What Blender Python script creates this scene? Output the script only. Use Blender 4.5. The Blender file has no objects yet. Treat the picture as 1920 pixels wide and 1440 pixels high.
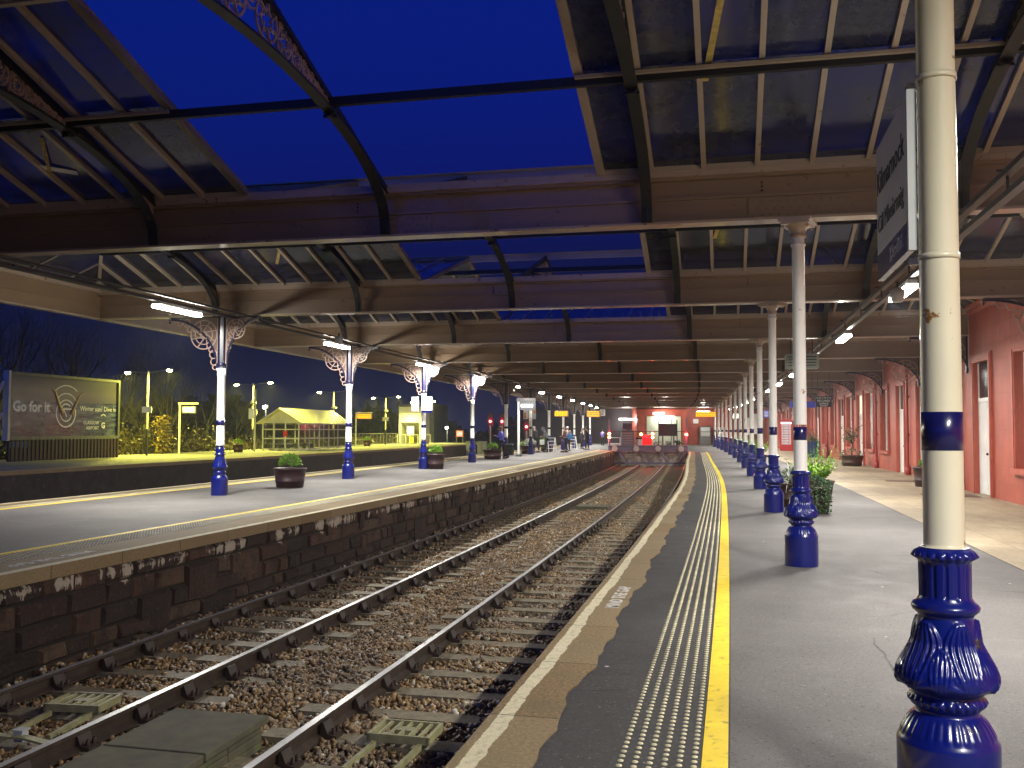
LI,LRW,YW=122,94,420        # lamp powers: island tubes, right-hand tubes, far platform heads
HAZE=0.00045
SUNEL,SKY,SKYTINT=-3.0,.52,(.17,1.03,1.9)
EXPO=2.0
import bpy, math, random
import numpy as np
from mathutils import Vector, Matrix
random.seed(7); RNG=np.random.RandomState(5)
D=bpy.data; SC=bpy.context.scene; COL=SC.collection
# ---------------------------------------------------------------- alignment of the station (a gentle left-hand curve)
X0,A1,B1,C1=0.8656,0.23717,-0.0003194,-3.588e-07
S0,SP=3.904,7.485
ZR=-0.915           # rail top
def sl(s): return A1+2*B1*s+3*C1*s*s
def C(s,u,z=0.0):
    m=sl(s); n=math.hypot(1,m)
    return Vector((X0+A1*s+B1*s*s+C1*s**3+u/n, s-u*m/n, z))
def rot(s): return -math.atan(sl(s))
def frange(a,b,st):
    n=max(1,int(round((b-a)/st))); return [a+(b-a)*i/n for i in range(n+1)]
# ---------------------------------------------------------------- mesh builder
class MB:
    def __init__(s): s.v=[];s.f=[];s.mi=[];s.uv=[];s.sm=[]
    def add(s,vs,fs,m=0,uvs=None,smooth=False):
        o=len(s.v); s.v+=[tuple(x) for x in vs]
        for i,f in enumerate(fs):
            s.f.append([o+j for j in f]); s.mi.append(m); s.sm.append(smooth)
            s.uv.append(uvs[i] if uvs else None)
    def obox(s,c,ax,ay,az,m=0):
        c=Vector(c);ax=Vector(ax);ay=Vector(ay);az=Vector(az)
        vs=[c+ax*i+ay*j+az*k for k in(-1,1) for j in(-1,1) for i in(-1,1)]
        s.add(vs,[(0,2,3,1),(4,5,7,6),(0,1,5,4),(2,6,7,3),(0,4,6,2),(1,3,7,5)],m)
    def box(s,x0,x1,y0,y1,z0,z1,m=0):
        s.obox(((x0+x1)/2,(y0+y1)/2,(z0+z1)/2),((x1-x0)/2,0,0),(0,(y1-y0)/2,0),(0,0,(z1-z0)/2),m)
    def bar(s,p,q,w,h,m=0,up=(0,0,1)):
        p=Vector(p);q=Vector(q);d=(q-p);L=d.length;d=d/L
        x=d.cross(Vector(up))
        if x.length<1e-4: x=Vector((1,0,0))
        x.normalize(); y=x.cross(d).normalized()
        s.obox((p+q)/2,x*w/2,d*L/2,y*h/2,m)
    def tube(s,pts,rs,n=8,m=0,caps=True,smooth=True):
        pts=[Vector(p) for p in pts]
        if not isinstance(rs,(list,tuple)): rs=[rs]*len(pts)
        rings=[];prev=None
        for i,p in enumerate(pts):
            t=(pts[min(i+1,len(pts)-1)]-pts[max(i-1,0)]).normalized()
            if prev is None:
                a=Vector((0,0,1)) if abs(t.z)<.9 else Vector((1,0,0)); x=t.cross(a).normalized()
            else:
                x=(prev-t*prev.dot(t)).normalized()
            prev=x;y=t.cross(x)
            rings.append([p+(x*math.cos(2*math.pi*j/n)+y*math.sin(2*math.pi*j/n))*rs[i] for j in range(n)])
        vs=[v for r in rings for v in r]
        fs=[(i*n+j,i*n+(j+1)%n,(i+1)*n+(j+1)%n,(i+1)*n+j) for i in range(len(pts)-1) for j in range(n)]
        s.add(vs,fs,m,smooth=smooth)
        if caps: 
            s.add(rings[0],[tuple(range(n))][::-1],m); s.add(rings[-1],[tuple(range(n))],m)
    def lathe(s,prof,n=24,c=(0,0,0),m=0,disp=None,smooth=True,caps=False):
        vs=[]
        for r,z in prof:
            for j in range(n):
                a=2*math.pi*j/n; rr=r+(disp(a,z,r) if disp else 0)
                vs.append((c[0]+rr*math.cos(a),c[1]+rr*math.sin(a),c[2]+z))
        k=len(prof)
        fs=[(i*n+j,i*n+(j+1)%n,(i+1)*n+(j+1)%n,(i+1)*n+j) for i in range(k-1) for j in range(n)]
        s.add(vs,fs,m,smooth=smooth)
        if caps: s.add(vs[:n],[tuple(range(n))[::-1]],m); s.add(vs[-n:],[tuple(range(n))],m)
    def ball(s,c,r,n=8,k=6,m=0,sc=(1,1,1)):
        prof=[(max(1e-4,r*math.sin(math.pi*i/k)),-r*math.cos(math.pi*i/k)) for i in range(k+1)]
        vs=[(c[0]+p*math.cos(2*math.pi*j/n)*sc[0],c[1]+p*math.sin(2*math.pi*j/n)*sc[1],c[2]+z*sc[2]) for p,z in prof for j in range(n)]
        fs=[(i*n+j,i*n+(j+1)%n,(i+1)*n+(j+1)%n,(i+1)*n+j) for i in range(k) for j in range(n)]
        s.add(vs,fs,m,smooth=True)
    def plate(s,poly,axis,t0,t1,m=0):
        """extruded polygon; poly of (a,b); axis 'x': (t,a,b); 'y': (a,t,b); 'z': (a,b,t)"""
        def P(a,b,t): return (t,a,b) if axis=='x' else (a,t,b) if axis=='y' else (a,b,t)
        n=len(poly); vs=[P(a,b,t0) for a,b in poly]+[P(a,b,t1) for a,b in poly]
        fs=[tuple(range(n))[::-1],tuple(range(n,2*n))]+[(i,(i+1)%n,n+(i+1)%n,n+i) for i in range(n)]
        s.add(vs,fs,m)
    def ring(s,c,r,w,t,axis='x',n=16,m=0):
        """flat annulus of outer radius r, width w, thickness t, lying in the plane across axis"""
        vs=[]
        for (rr,tt) in ((r,-t/2),(r,t/2),(r-w,t/2),(r-w,-t/2)):
            for j in range(n):
                a=2*math.pi*j/n;p=rr*math.cos(a);q=rr*math.sin(a)
                vs.append((c[0]+tt,c[1]+p,c[2]+q) if axis=='x' else (c[0]+p,c[1]+tt,c[2]+q))
        fs=[(i*n+j,i*n+(j+1)%n,((i+1)%4)*n+(j+1)%n,((i+1)%4)*n+j) for i in range(4) for j in range(n)]
        s.add(vs,fs,m)
    def sweep(s,sec,ss,m=0,closed=True,mfn=None,uoff=None):
        """cross-section [(u,z)..] swept along s; UV=(s,u or z)"""
        k=len(sec);vs=[]
        for x in ss:
            d=uoff(x) if uoff else 0
            for u,z in sec: vs.append(C(x,u+d,z))
        o=len(s.v); s.v+=[tuple(v) for v in vs]
        acc=[0]
        for j in range(k): 
            a=sec[j];b=sec[(j+1)%k]; acc.append(acc[-1]+math.hypot(a[0]-b[0],a[1]-b[1]))
        for i in range(len(ss)-1):
            for j in range(k if closed else k-1):
                j2=(j+1)%k
                s.f.append([o+i*k+j,o+i*k+j2,o+(i+1)*k+j2,o+(i+1)*k+j]); s.mi.append(mfn(j) if mfn else m); s.sm.append(False)
                hor=abs(sec[j][1]-sec[j2][1])<abs(sec[j][0]-sec[j2][0])
                w=(lambda q:sec[q][0]) if hor else (lambda q:sec[q][1])
                s.uv.append([(ss[i],w(j)),(ss[i],w(j2)),(ss[i+1],w(j2)),(ss[i+1],w(j))])
        if closed:
            s.f.append([o+j for j in range(k)][::-1]);s.mi.append(m);s.sm.append(False);s.uv.append(None)
            e=o+(len(ss)-1)*k
            s.f.append([e+j for j in range(k)]);s.mi.append(m);s.sm.append(False);s.uv.append(None)
    def cbox(s,s0,s1,u0,u1,z0,z1,m=0,step=2.5):
        s.sweep([(u0,z0),(u1,z0),(u1,z1),(u0,z1)],frange(s0,s1,step),m)
    def mesh(s,name,mats):
        me=D.meshes.new(name); me.from_pydata(s.v,[],s.f)
        for mt in (mats if isinstance(mats,(list,tuple)) else [mats]): me.materials.append(mt)
        me.polygons.foreach_set('material_index',s.mi); me.polygons.foreach_set('use_smooth',s.sm)
        if any(u is not None for u in s.uv):
            l=me.uv_layers.new(name='UVMap'); dat=[]
            for f,u in zip(s.f,s.uv):
                if u is None: dat+= [0.0,0.0]*len(f)
                else:
                    for a in u: dat+=[a[0],a[1]]
            l.data.foreach_set('uv',dat)
        me.update(); return me
    def build(s,name,mats,parent=None,bevel=0,recalc=True):
        me=s.mesh(name,mats)
        if recalc:
            import bmesh
            bm=bmesh.new();bm.from_mesh(me);bmesh.ops.recalc_face_normals(bm,faces=bm.faces);bm.to_mesh(me);bm.free()
        o=D.objects.new(name,me); COL.objects.link(o)
        if parent: o.parent=parent
        if bevel:
            b=o.modifiers.new('bevel','BEVEL'); b.width=bevel; b.segments=2; b.limit_method='ANGLE'
        return o
def tag(o,label=None,cat=None,group=None,kind=None):
    if label:o['label']=label
    if cat:o['category']=cat
    if group:o['group']=group
    if kind:o['kind']=kind
    return o
def thing(name,label,cat,loc=(0,0,0),rz=0,group=None):
    o=D.objects.new(name,None);COL.objects.link(o);o.location=loc;o.rotation_euler=(0,0,rz);o.empty_display_size=.2
    return tag(o,label,cat,group)
def at(name,label,cat,s,u,z=0,group=None,turn=0): return thing(name,label,cat,C(s,u,z),rot(s)+turn,group)
def kids(o): return [c for c in D.objects if c.parent==o]
def dup(o,parent=None):
    ch=list(o.children); c=o.copy();COL.objects.link(c)
    if parent:c.parent=parent
    for k in ch: dup(k,c)
    return c
def struct(o): o['kind']='structure'; return o
# ---------------------------------------------------------------- materials
def nodes(name):
    m=D.materials.new(name);m.use_nodes=True;nt=m.node_tree;b=nt.nodes['Principled BSDF'];return m,nt,b
def N(nt,t,**k):
    n=nt.nodes.new(t)
    for a,v in k.items():
        if a.startswith('i_'): n.inputs[a[2:].replace('_',' ')].default_value=v
        else: setattr(n,a,v)
    return n
def ramp(nt,inp,stops):
    r=nt.nodes.new('ShaderNodeValToRGB');e=r.color_ramp.elements
    while len(e)<len(stops): e.new(.5)
    for x,(p,c) in zip(e,stops): x.position=p;x.color=(*c,1) if len(c)==3 else c
    nt.links.new(inp,r.inputs[0]);return r
def coords(nt,kind='Object',scale=(1,1,1)):
    t=nt.nodes.new('ShaderNodeTexCoord');mp=nt.nodes.new('ShaderNodeMapping');mp.inputs['Scale'].default_value=scale
    nt.links.new(t.outputs[kind],mp.inputs[0]);return mp.outputs[0]
def noise(nt,co,scale,detail=4,rough=.55):
    n=N(nt,'ShaderNodeTexNoise');n.inputs['Scale'].default_value=scale;n.inputs['Detail'].default_value=detail;n.inputs['Roughness'].default_value=rough
    nt.links.new(co,n.inputs['Vector']);return n.outputs['Fac']
def bump(nt,b,h,st=.3,dist=.01):
    bp=N(nt,'ShaderNodeBump');bp.inputs['Strength'].default_value=st;bp.inputs['Distance'].default_value=dist
    nt.links.new(h,bp.inputs['Height']);nt.links.new(bp.outputs[0],b.inputs['Normal']);return bp
def mix(nt,f,a,b_):
    m=nt.nodes.new('ShaderNodeMix');m.data_type='RGBA'
    for s,v in((m.inputs[0],f),(m.inputs[6],a),(m.inputs[7],b_)):
        if isinstance(v,(int,float)): s.default_value=v
        elif isinstance(v,tuple): s.default_value=(*v,1)
        else: nt.links.new(v,s)
    return m.outputs[2]
def mth(nt,op,a,b_=None,c=None):
    m=nt.nodes.new('ShaderNodeMath');m.operation=op
    for s,v in zip(m.inputs,(a,b_,c)):
        if v is None: continue
        if isinstance(v,(int,float)): s.default_value=v
        else: nt.links.new(v,s)
    return m.outputs[0]
def paint(name,c,rough=.45,metal=0,var=.25,scale=3,bst=.15,bs=25,dirt=None,kind='Object',spec=.5,coat=0):
    """a painted or plain surface with patchy tone, optional dirt colour in patches, fine bump"""
    m,nt,b=nodes(name); co=coords(nt,kind)
    n1=noise(nt,co,scale); d=tuple(x*(1-var) for x in c); l=tuple(min(1,x*(1+var*.6)) for x in c)
    r=ramp(nt,n1,[(.3,d),(.7,l)]); out=r.outputs[0]
    if dirt:
        n2=noise(nt,co,scale*2.3,8,.65); k=ramp(nt,n2,[(.56,(0,0,0)),(.68,(1,1,1))]); out=mix(nt,k.outputs[0],out,dirt)
    nt.links.new(out,b.inputs['Base Color']); b.inputs['Roughness'].default_value=rough; b.inputs['Metallic'].default_value=metal
    b.inputs['Specular IOR Level'].default_value=spec
    if coat: b.inputs['Coat Weight'].default_value=coat; b.inputs['Coat Roughness'].default_value=.15
    if bst: bump(nt,b,noise(nt,co,bs,5),bst,.004)
    return m
def emit(name,c,st):
    m=D.materials.new(name);m.use_nodes=True;nt=m.node_tree;nt.nodes.remove(nt.nodes['Principled BSDF'])
    e=nt.nodes.new('ShaderNodeEmission');e.inputs[0].default_value=(*c,1);e.inputs[1].default_value=st
    nt.links.new(e.outputs[0],nt.nodes['Material Output'].inputs[0]);return m
M={}
def asphalt(name,base,tan=None):
    m,nt,b=nodes(name);co=coords(nt)
    big=noise(nt,co,.35,5,.6);med=noise(nt,co,3.2,6,.65);fine=noise(nt,co,160,3,.6)
    c=ramp(nt,big,[(.28,tuple(x*.62 for x in base)),(.5,base),(.75,tuple(x*1.45 for x in base))]).outputs[0]
    c=mix(nt,ramp(nt,med,[(.42,(0,0,0)),(.75,(.55,.55,.55))]).outputs[0],c,tuple(x*1.5 for x in base))
    wv=N(nt,'ShaderNodeTexVoronoi');wv.inputs['Scale'].default_value=1.7;nt.links.new(co,wv.inputs['Vector'])
    sp=ramp(nt,wv.outputs['Distance'],[(.02,(1,1,1)),(.035,(0,0,0))]).outputs[0]
    c=mix(nt,sp,c,(.5,.5,.48))
    # cracks
    v=N(nt,'ShaderNodeTexVoronoi');v.feature='DISTANCE_TO_EDGE';v.inputs['Scale'].default_value=.33
    off=N(nt,'ShaderNodeMixRGB');off.inputs[0].default_value=.12;nt.links.new(co,off.inputs[1])
    nn=N(nt,'ShaderNodeTexNoise');nn.inputs['Scale'].default_value=2.2;nn.inputs['Detail'].default_value=6;nt.links.new(co,nn.inputs['Vector']);nt.links.new(nn.outputs['Color'],off.inputs[2])
    nt.links.new(off.outputs[0],v.inputs['Vector'])
    ck=ramp(nt,v.outputs['Distance'],[(.0,(.8,.8,.8)),(.0022,(0,0,0))]).outputs[0]
    ck=mth(nt,'MULTIPLY',ck,ramp(nt,noise(nt,co,.5,2),[(.56,(0,0,0)),(.66,(1,1,1))]).outputs[0])
    c=mix(nt,ck,c,(.008,.008,.008))
    sk=ramp(nt,fine,[(.35,(.75,.75,.75)),(.66,(1.15,1.15,1.15)),(.8,(2.2,2.2,2.2))]).outputs[0]
    pit=noise(nt,co,38,6,.75);c=mix(nt,ramp(nt,pit,[(.36,(1,1,1)),(.41,(0,0,0))]).outputs[0],c,(.015,.014,.013));c=mix(nt,ramp(nt,pit,[(.6,(0,0,0)),(.66,(.6,.6,.6))]).outputs[0],c,(.34,.33,.31))
    mm=N(nt,'ShaderNodeMixRGB');mm.blend_type='MULTIPLY';mm.inputs[0].default_value=1;nt.links.new(c,mm.inputs[1]);nt.links.new(sk,mm.inputs[2])
    nt.links.new(mm.outputs[0],b.inputs['Base Color'])
    nt.links.new(ramp(nt,med,[(.3,(.6,.6,.6)),(.7,(.9,.9,.9))]).outputs[0],b.inputs['Roughness'])
    h=mth(nt,'ADD',mth(nt,'MULTIPLY',fine,.5),mth(nt,'MULTIPLY',med,1.0))
    h=mth(nt,'SUBTRACT',h,mth(nt,'MULTIPLY',ck,2)); b.inputs['Specular IOR Level'].default_value=.3;bump(nt,b,h,.6,.008)
    return m
M['asph']=asphalt('asphalt_platform',(.125,.117,.114))
M['asph_dark']=asphalt('asphalt_strip',(.045,.043,.043))
M['asph_far']=asphalt('asphalt_far_platform',(.15,.145,.12))
def flags():
    m,nt,b=nodes('sandstone_flags');co=coords(nt,'UV')
    br=N(nt,'ShaderNodeTexBrick');br.inputs['Scale'].default_value=1;br.inputs['Brick Width'].default_value=1.15;br.inputs['Row Height'].default_value=.75
    br.inputs['Mortar Size'].default_value=.008;br.inputs['Color1'].default_value=(.36,.29,.19,1);br.inputs['Color2'].default_value=(.27,.215,.14,1);br.inputs['Mortar'].default_value=(.09,.075,.05,1);br.inputs['Mortar Smooth'].default_value=.4
    nt.links.new(co,br.inputs['Vector'])
    n=noise(nt,co,1.1,8,.7);n2=noise(nt,co,14,6,.6)
    c=mix(nt,ramp(nt,n,[(.4,(0,0,0)),(.7,(.8,.8,.8))]).outputs[0],br.outputs['Color'],(.17,.13,.085))
    c=mix(nt,ramp(nt,n2,[(.5,(0,0,0)),(.75,(.6,.6,.6))]).outputs[0],c,(.42,.36,.26))
    nt.links.new(c,b.inputs['Base Color']);b.inputs['Roughness'].default_value=.6
    h=mth(nt,'SUBTRACT',mth(nt,'ADD',n,mth(nt,'MULTIPLY',n2,.3)),br.outputs['Fac']);bump(nt,b,h,.5,.012);return m
M['flags']=flags()
def coping(name,uedge,sgn,wa,wb):
    """stone edging slabs, worn white line between wa and wb from the edge"""
    m,nt,b=nodes(name);co=coords(nt,'UV');sep=N(nt,'ShaderNodeSeparateXYZ');nt.links.new(co,sep.inputs[0])
    n=noise(nt,co,2.3,8,.7);nf=noise(nt,co,38,6,.7);nb=noise(nt,co,110,3)
    c=ramp(nt,nf,[(.3,(.09,.055,.022)),(.5,(.2,.13,.055)),(.72,(.33,.235,.115))]).outputs[0]
    c=mix(nt,ramp(nt,n,[(.5,(0,0,0)),(.7,(.6,.6,.6))]).outputs[0],c,(.12,.1,.05))
    tint=N(nt,'ShaderNodeTexWhiteNoise');tint.noise_dimensions='1D'
    nt.links.new(mth(nt,'FLOOR',mth(nt,'MULTIPLY',sep.outputs[0],1/1.22)),tint.inputs['W'])
    c=mix(nt,mth(nt,'MULTIPLY',tint.outputs['Value'],.4),c,(.33,.27,.15))
    d=mth(nt,'MULTIPLY',mth(nt,'SUBTRACT',sep.outputs[1],uedge),sgn)     # distance in from the edge
    d=mth(nt,'ADD',d,mth(nt,'MULTIPLY',mth(nt,'SUBTRACT',noise(nt,co,7,8,.75),.5),.05))
    w=mth(nt,'MULTIPLY',mth(nt,'GREATER_THAN',d,wa),mth(nt,'LESS_THAN',d,wb))
    wear=ramp(nt,noise(nt,co,16,8,.8),[(.3,(.15,.15,.15)),(.5,(1,1,1))]).outputs[0]
    c=mix(nt,mth(nt,'MULTIPLY',w,wear),c,(.68,.62,.42))
    jt=mth(nt,'LESS_THAN',mth(nt,'FRACT',mth(nt,'MULTIPLY',sep.outputs[0],1/1.22)),.008)
    c=mix(nt,jt,c,(.02,.016,.01))
    nt.links.new(c,b.inputs['Base Color']);b.inputs['Roughness'].default_value=.8
    bump(nt,b,mth(nt,'SUBTRACT',mth(nt,'ADD',nf,mth(nt,'MULTIPLY',nb,.5)),jt),.7,.008);return m
M['cop_r']=coping('edge_stones_right',-2.19,1,.05,.14)
M['cop_l']=coping('edge_stones_island',-8.12,-1,.0,.13)
M['cop_f']=coping('edge_stones_island_far',-15.0,1,.02,.12)
M['cop_ff']=coping('edge_stones_far',-25.3,-1,.02,.14)
def masonry():
    m,nt,b=nodes('platform_wall_stone');co=coords(nt);geo=N(nt,'ShaderNodeNewGeometry')
    n=noise(nt,co,3.5,10,.7);n2=noise(nt,co,17,8,.7)
    c=ramp(nt,geo.outputs['Random Per Island'],[(0,(.014,.008,.005)),(.4,(.034,.016,.01)),(.75,(.07,.03,.016)),(1,(.09,.058,.034))]).outputs[0]
    c=mix(nt,ramp(nt,n,[(.45,(0,0,0)),(.62,(1,1,1))]).outputs[0],c,(.03,.016,.011))
    c=mix(nt,ramp(nt,n2,[(.56,(0,0,0)),(.75,(.55,.55,.55))]).outputs[0],c,(.2,.13,.075))
    nt.links.new(c,b.inputs['Base Color']);b.inputs['Roughness'].default_value=.85
    bump(nt,b,mth(nt,'ADD',n,n2),.9,.03);return m
M['masonry']=masonry()
M['mortar']=paint('dark_mortar',(.014,.01,.008),.9,var=.4,scale=4)
M['wash']=paint('flaking_whitewash',(.5,.46,.4),.8,var=.4,scale=9,dirt=(.1,.07,.05))
M['black_wall']=paint('sooty_wall',(.03,.022,.018),.8,var=.5,scale=2,bst=.7,bs=8,dirt=(.06,.04,.03))
def ballast():
    m,nt,b=nodes('ballast_stone');geo=N(nt,'ShaderNodeNewGeometry');co=coords(nt)
    c=ramp(nt,geo.outputs['Random Per Island'],[(0,(.06,.038,.018)),(.25,(.25,.145,.058)),(.5,(.38,.22,.085)),(.7,(.23,.155,.07)),(.88,(.5,.33,.14)),(.95,(.5,.41,.26)),(1,(.85,.8,.66))]).outputs[0]
    c=mix(nt,ramp(nt,noise(nt,co,45,5,.7),[(.4,(0,0,0)),(.7,(.6,.6,.6))]).outputs[0],c,(.06,.035,.02))
    z=noise(nt,co,.5,3); c=mix(nt,ramp(nt,z,[(.45,(0,0,0)),(.65,(.4,.4,.4))]).outputs[0],c,(.09,.085,.08))
    nt.links.new(c,b.inputs['Base Color']);b.inputs['Roughness'].default_value=.55;b.inputs['Specular IOR Level'].default_value=.6;return m
M['stone']=ballast()
def bed():
    m,nt,b=nodes('ballast_bed');co=coords(nt)
    v=N(nt,'ShaderNodeTexVoronoi');v.inputs['Scale'].default_value=17;nt.links.new(co,v.inputs['Vector'])
    c=ramp(nt,v.outputs['Color'],[(.1,(.05,.034,.018)),(.4,(.19,.125,.06)),(.7,(.28,.18,.09)),(.95,(.45,.38,.27))]).outputs[0]
    c=mix(nt,ramp(nt,v.outputs['Distance'],[(.3,(0,0,0)),(.7,(1,1,1))]).outputs[0],c,(.008,.005,.004))
    nt.links.new(c,b.inputs['Base Color']);b.inputs['Roughness'].default_value=.7
    h=mth(nt,'SUBTRACT',1,v.outputs['Distance']);bump(nt,b,h,1,.05);return m
M['bed']=bed()
M['ground']=paint('rough_ground',(.03,.032,.018),.9,var=.5,scale=.6,bst=.5,bs=4)
M['sleeper']=paint('weathered_sleeper',(.24,.2,.125),.75,var=.4,scale=9,bst=.6,bs=40,dirt=(.05,.035,.02))
M['rust']=paint('rusty_rail_side',(.05,.03,.02),.7,metal=.2,var=.4,scale=8,bst=.3)
M['steel']=paint('polished_rail_head',(.5,.5,.5),.35,metal=.45,var=.15,scale=5,bst=.05)
M['chair']=paint('rusty_rail_chair',(.045,.028,.02),.65,metal=.2,var=.4,scale=12)
M['yel']=paint('yellow_line_paint',(.85,.62,.015),.55,var=.12,scale=6,bst=.5,bs=140,dirt=(.4,.3,.03))
M['blister']=paint('cream_blisters',(.62,.56,.34),.5,var=.3,scale=5,bst=0)
M['line']=paint('worn_white_paint',(.62,.6,.54),.7,var=.4,scale=20,bst=.2)
M['blue']=paint('gloss_blue_cast_iron',(.008,.01,.19),.2,var=.12,scale=8,bst=.12,bs=30,coat=.6)
M['navy']=paint('navy_band',(.006,.006,.075),.25,var=.1,coat=.5)
M['navyd_']=paint('dark_navy_iron',(.005,.006,.03),.35,var=.15,coat=.3)
M['cream']=paint('cream_column_paint',(.62,.6,.46),.33,var=.08,scale=2,bst=.15,bs=12,coat=.35)
def rusty(name,c,rust=(.28,.13,.03),th=.69):
    m,nt,b=nodes(name);co=coords(nt)
    n1=noise(nt,co,1.5,5);base=ramp(nt,n1,[(.3,tuple(x*.86 for x in c)),(.7,c)]).outputs[0]
    n=noise(nt,co,7.5,9,.7);k=ramp(nt,n,[(th,(0,0,0)),(th+.03,(1,1,1))]).outputs[0]
    c2=mix(nt,k,base,rust);nt.links.new(c2,b.inputs['Base Color']);b.inputs['Roughness'].default_value=.36
    b.inputs['Coat Weight'].default_value=.3;bump(nt,b,mth(nt,'ADD',noise(nt,co,10,4),k),.2,.004);return m
M['navyd']=paint('dark_navy_iron',(.005,.006,.03),.35,var=.15,coat=.3)
M['blue']=rusty('blue_cast_iron_paint',(.003,.009,.15),(.03,.02,.03),.62);D.materials['blue_cast_iron_paint'].node_tree.nodes['Principled BSDF'].inputs['Roughness'].default_value=.28
M['cream']=rusty('cream_column_paint',(.74,.69,.5),th=.63); M['white']=rusty('white_and_lit_column_paint',(.8,.79,.75),th=.64)  # white: island paint, and stronger light put into the farther right-hand shafts
M['iron']=rusty('taupe_girder_paint',(.27,.185,.115),(.15,.09,.055),.63)
M['iron_l']=rusty('pale_flange_paint',(.42,.33,.25),(.12,.06,.03),.6)
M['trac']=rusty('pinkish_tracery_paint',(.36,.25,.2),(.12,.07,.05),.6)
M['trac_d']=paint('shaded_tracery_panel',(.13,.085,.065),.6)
M['dark']=paint('black_iron',(.012,.012,.014),.5,var=.3)
M['bar']=rusty('glazing_bar_paint',(.4,.33,.25),(.15,.09,.05),.64)
def glass(name,t,spec,dirt,streak=True):
    m=D.materials.new(name);m.use_nodes=True;nt=m.node_tree;b=nt.nodes['Principled BSDF'];co=coords(nt,'Object',(1,1,1))
    n=noise(nt,co,1.4,6,.6);n2=noise(nt,co,9,5,.6)
    b.inputs['Base Color'].default_value=(*dirt,1);b.inputs['Roughness'].default_value=.12;b.inputs['Specular IOR Level'].default_value=spec
    nt.links.new(ramp(nt,n2,[(.3,tuple(x*.6 for x in dirt)),(.75,tuple(x*1.6 for x in dirt))]).outputs[0],b.inputs['Base Color'])
    gi=N(nt,'ShaderNodeNewGeometry')
    tr=N(nt,'ShaderNodeBsdfTransparent');tr.inputs[0].default_value=(.75,.78,.85,1);mx=N(nt,'ShaderNodeMixShader')
    f=ramp(nt,n,[(.3,(max(0,t-.18),)*3),(.7,(t+.1,)*3)]).outputs[0]
    f=mth(nt,'MULTIPLY',f,mth(nt,'ADD',.35,mth(nt,'MULTIPLY',gi.outputs['Random Per Island'],1.5)));st=noise(nt,coords(nt,'Object',(5,.6,1)),1.6,6,.7);f=mth(nt,'MULTIPLY',f,mth(nt,'ADD',.4,mth(nt,'MULTIPLY',st,1.2)))
    nt.links.new(f,mx.inputs[0]);nt.links.new(b.outputs[0],mx.inputs[1]);nt.links.new(tr.outputs[0],mx.inputs[2]);nt.links.new(mx.outputs[0],nt.nodes['Material Output'].inputs[0]);return m
M['roofglass']=glass('grimy_roof_glass',.06,.5,(.034,.035,.036))
M['pane']=glass('clear_pane',.75,.6,(.05,.06,.05))
M['winglass']=paint('dark_window_glass',(.02,.022,.028),.08,var=.3)
def ashlar():
    m,nt,b=nodes('red_painted_stone');co=coords(nt,'UV')
    br=N(nt,'ShaderNodeTexBrick');br.inputs['Scale'].default_value=1;br.inputs['Brick Width'].default_value=.85;br.inputs['Row Height'].default_value=.42;br.inputs['Mortar Size'].default_value=.006;br.inputs['Mortar Smooth'].default_value=.6
    nt.links.new(co,br.inputs['Vector'])
    n=noise(nt,co,.9,7,.6);n2=noise(nt,co,12,7,.7)
    c=ramp(nt,n,[(.25,(.27,.05,.033)),(.55,(.4,.082,.05)),(.8,(.48,.12,.075))]).outputs[0]
    c=mix(nt,ramp(nt,n2,[(.6,(0,0,0)),(.8,(.5,.5,.5))]).outputs[0],c,(.45,.15,.1))
    c=mix(nt,mth(nt,'MULTIPLY',br.outputs['Fac'],.5),c,(.2,.045,.03));vs=noise(nt,coords(nt,'UV',(2.2,.22,1)),1.6,8,.7);c=mix(nt,ramp(nt,vs,[(.5,(0,0,0)),(.66,(.65,.65,.65))]).outputs[0],c,(.24,.05,.035))
    nt.links.new(c,b.inputs['Base Color']);b.inputs['Roughness'].default_value=.55
    bump(nt,b,mth(nt,'SUBTRACT',mth(nt,'ADD',mth(nt,'MULTIPLY',n2,.6),noise(nt,co,2.5,5)),mth(nt,'MULTIPLY',br.outputs['Fac'],.9)),.6,.02);return m
M['red']=ashlar(); M['redtrim']=paint('red_trim_paint',(.4,.085,.052),.5,var=.2,scale=3,bst=.3,bs=18)
M['redpipe']=paint('red_pipe_paint',(.36,.05,.05),.4,var=.2)
M['whitep']=paint('white_gloss_paint',(.78,.78,.77),.35,var=.08,bst=.05)
M['offw']=paint('grey_white_paint',(.5,.52,.5),.4,var=.1,bst=.05)
M['phone']=paint('telephone_red',(.6,.01,.015),.3,var=.1,coat=.4)
M['tub']=paint('brown_tub',(.045,.018,.02),.5,var=.3,scale=6,bst=.4,bs=10)
M['tubg']=paint('terracotta_dark',(.05,.02,.012),.5,var=.3,scale=6,bst=.4,bs=10)
M['tubblue']=paint('blue_glazed_pot',(.02,.06,.2),.25,var=.15,coat=.4)
M['soil']=paint('potting_soil',(.02,.013,.008),.9,var=.5,scale=20,bst=.8)
def leaf(name,c1,c2):
    m,nt,b=nodes(name);geo=N(nt,'ShaderNodeNewGeometry')
    nt.links.new(ramp(nt,geo.outputs['Random Per Island'],[(0,c1),(1,c2)]).outputs[0],b.inputs['Base Color']);b.inputs['Roughness'].default_value=.45
    return m
M['leafg']=leaf('bright_leaf',(.05,.15,.01),(.28,.52,.03)); M['leafd']=leaf('dark_leaf',(.012,.05,.015),(.12,.22,.1))
M['leafs']=leaf('silver_leaf',(.3,.33,.27),(.62,.65,.56)); M['leafb']=leaf('olive_leaf',(.06,.06,.03),(.2,.17,.08))
M['bark']=paint('bare_bark',(.05,.045,.035),.85,var=.4,scale=6,bst=.5)
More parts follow.
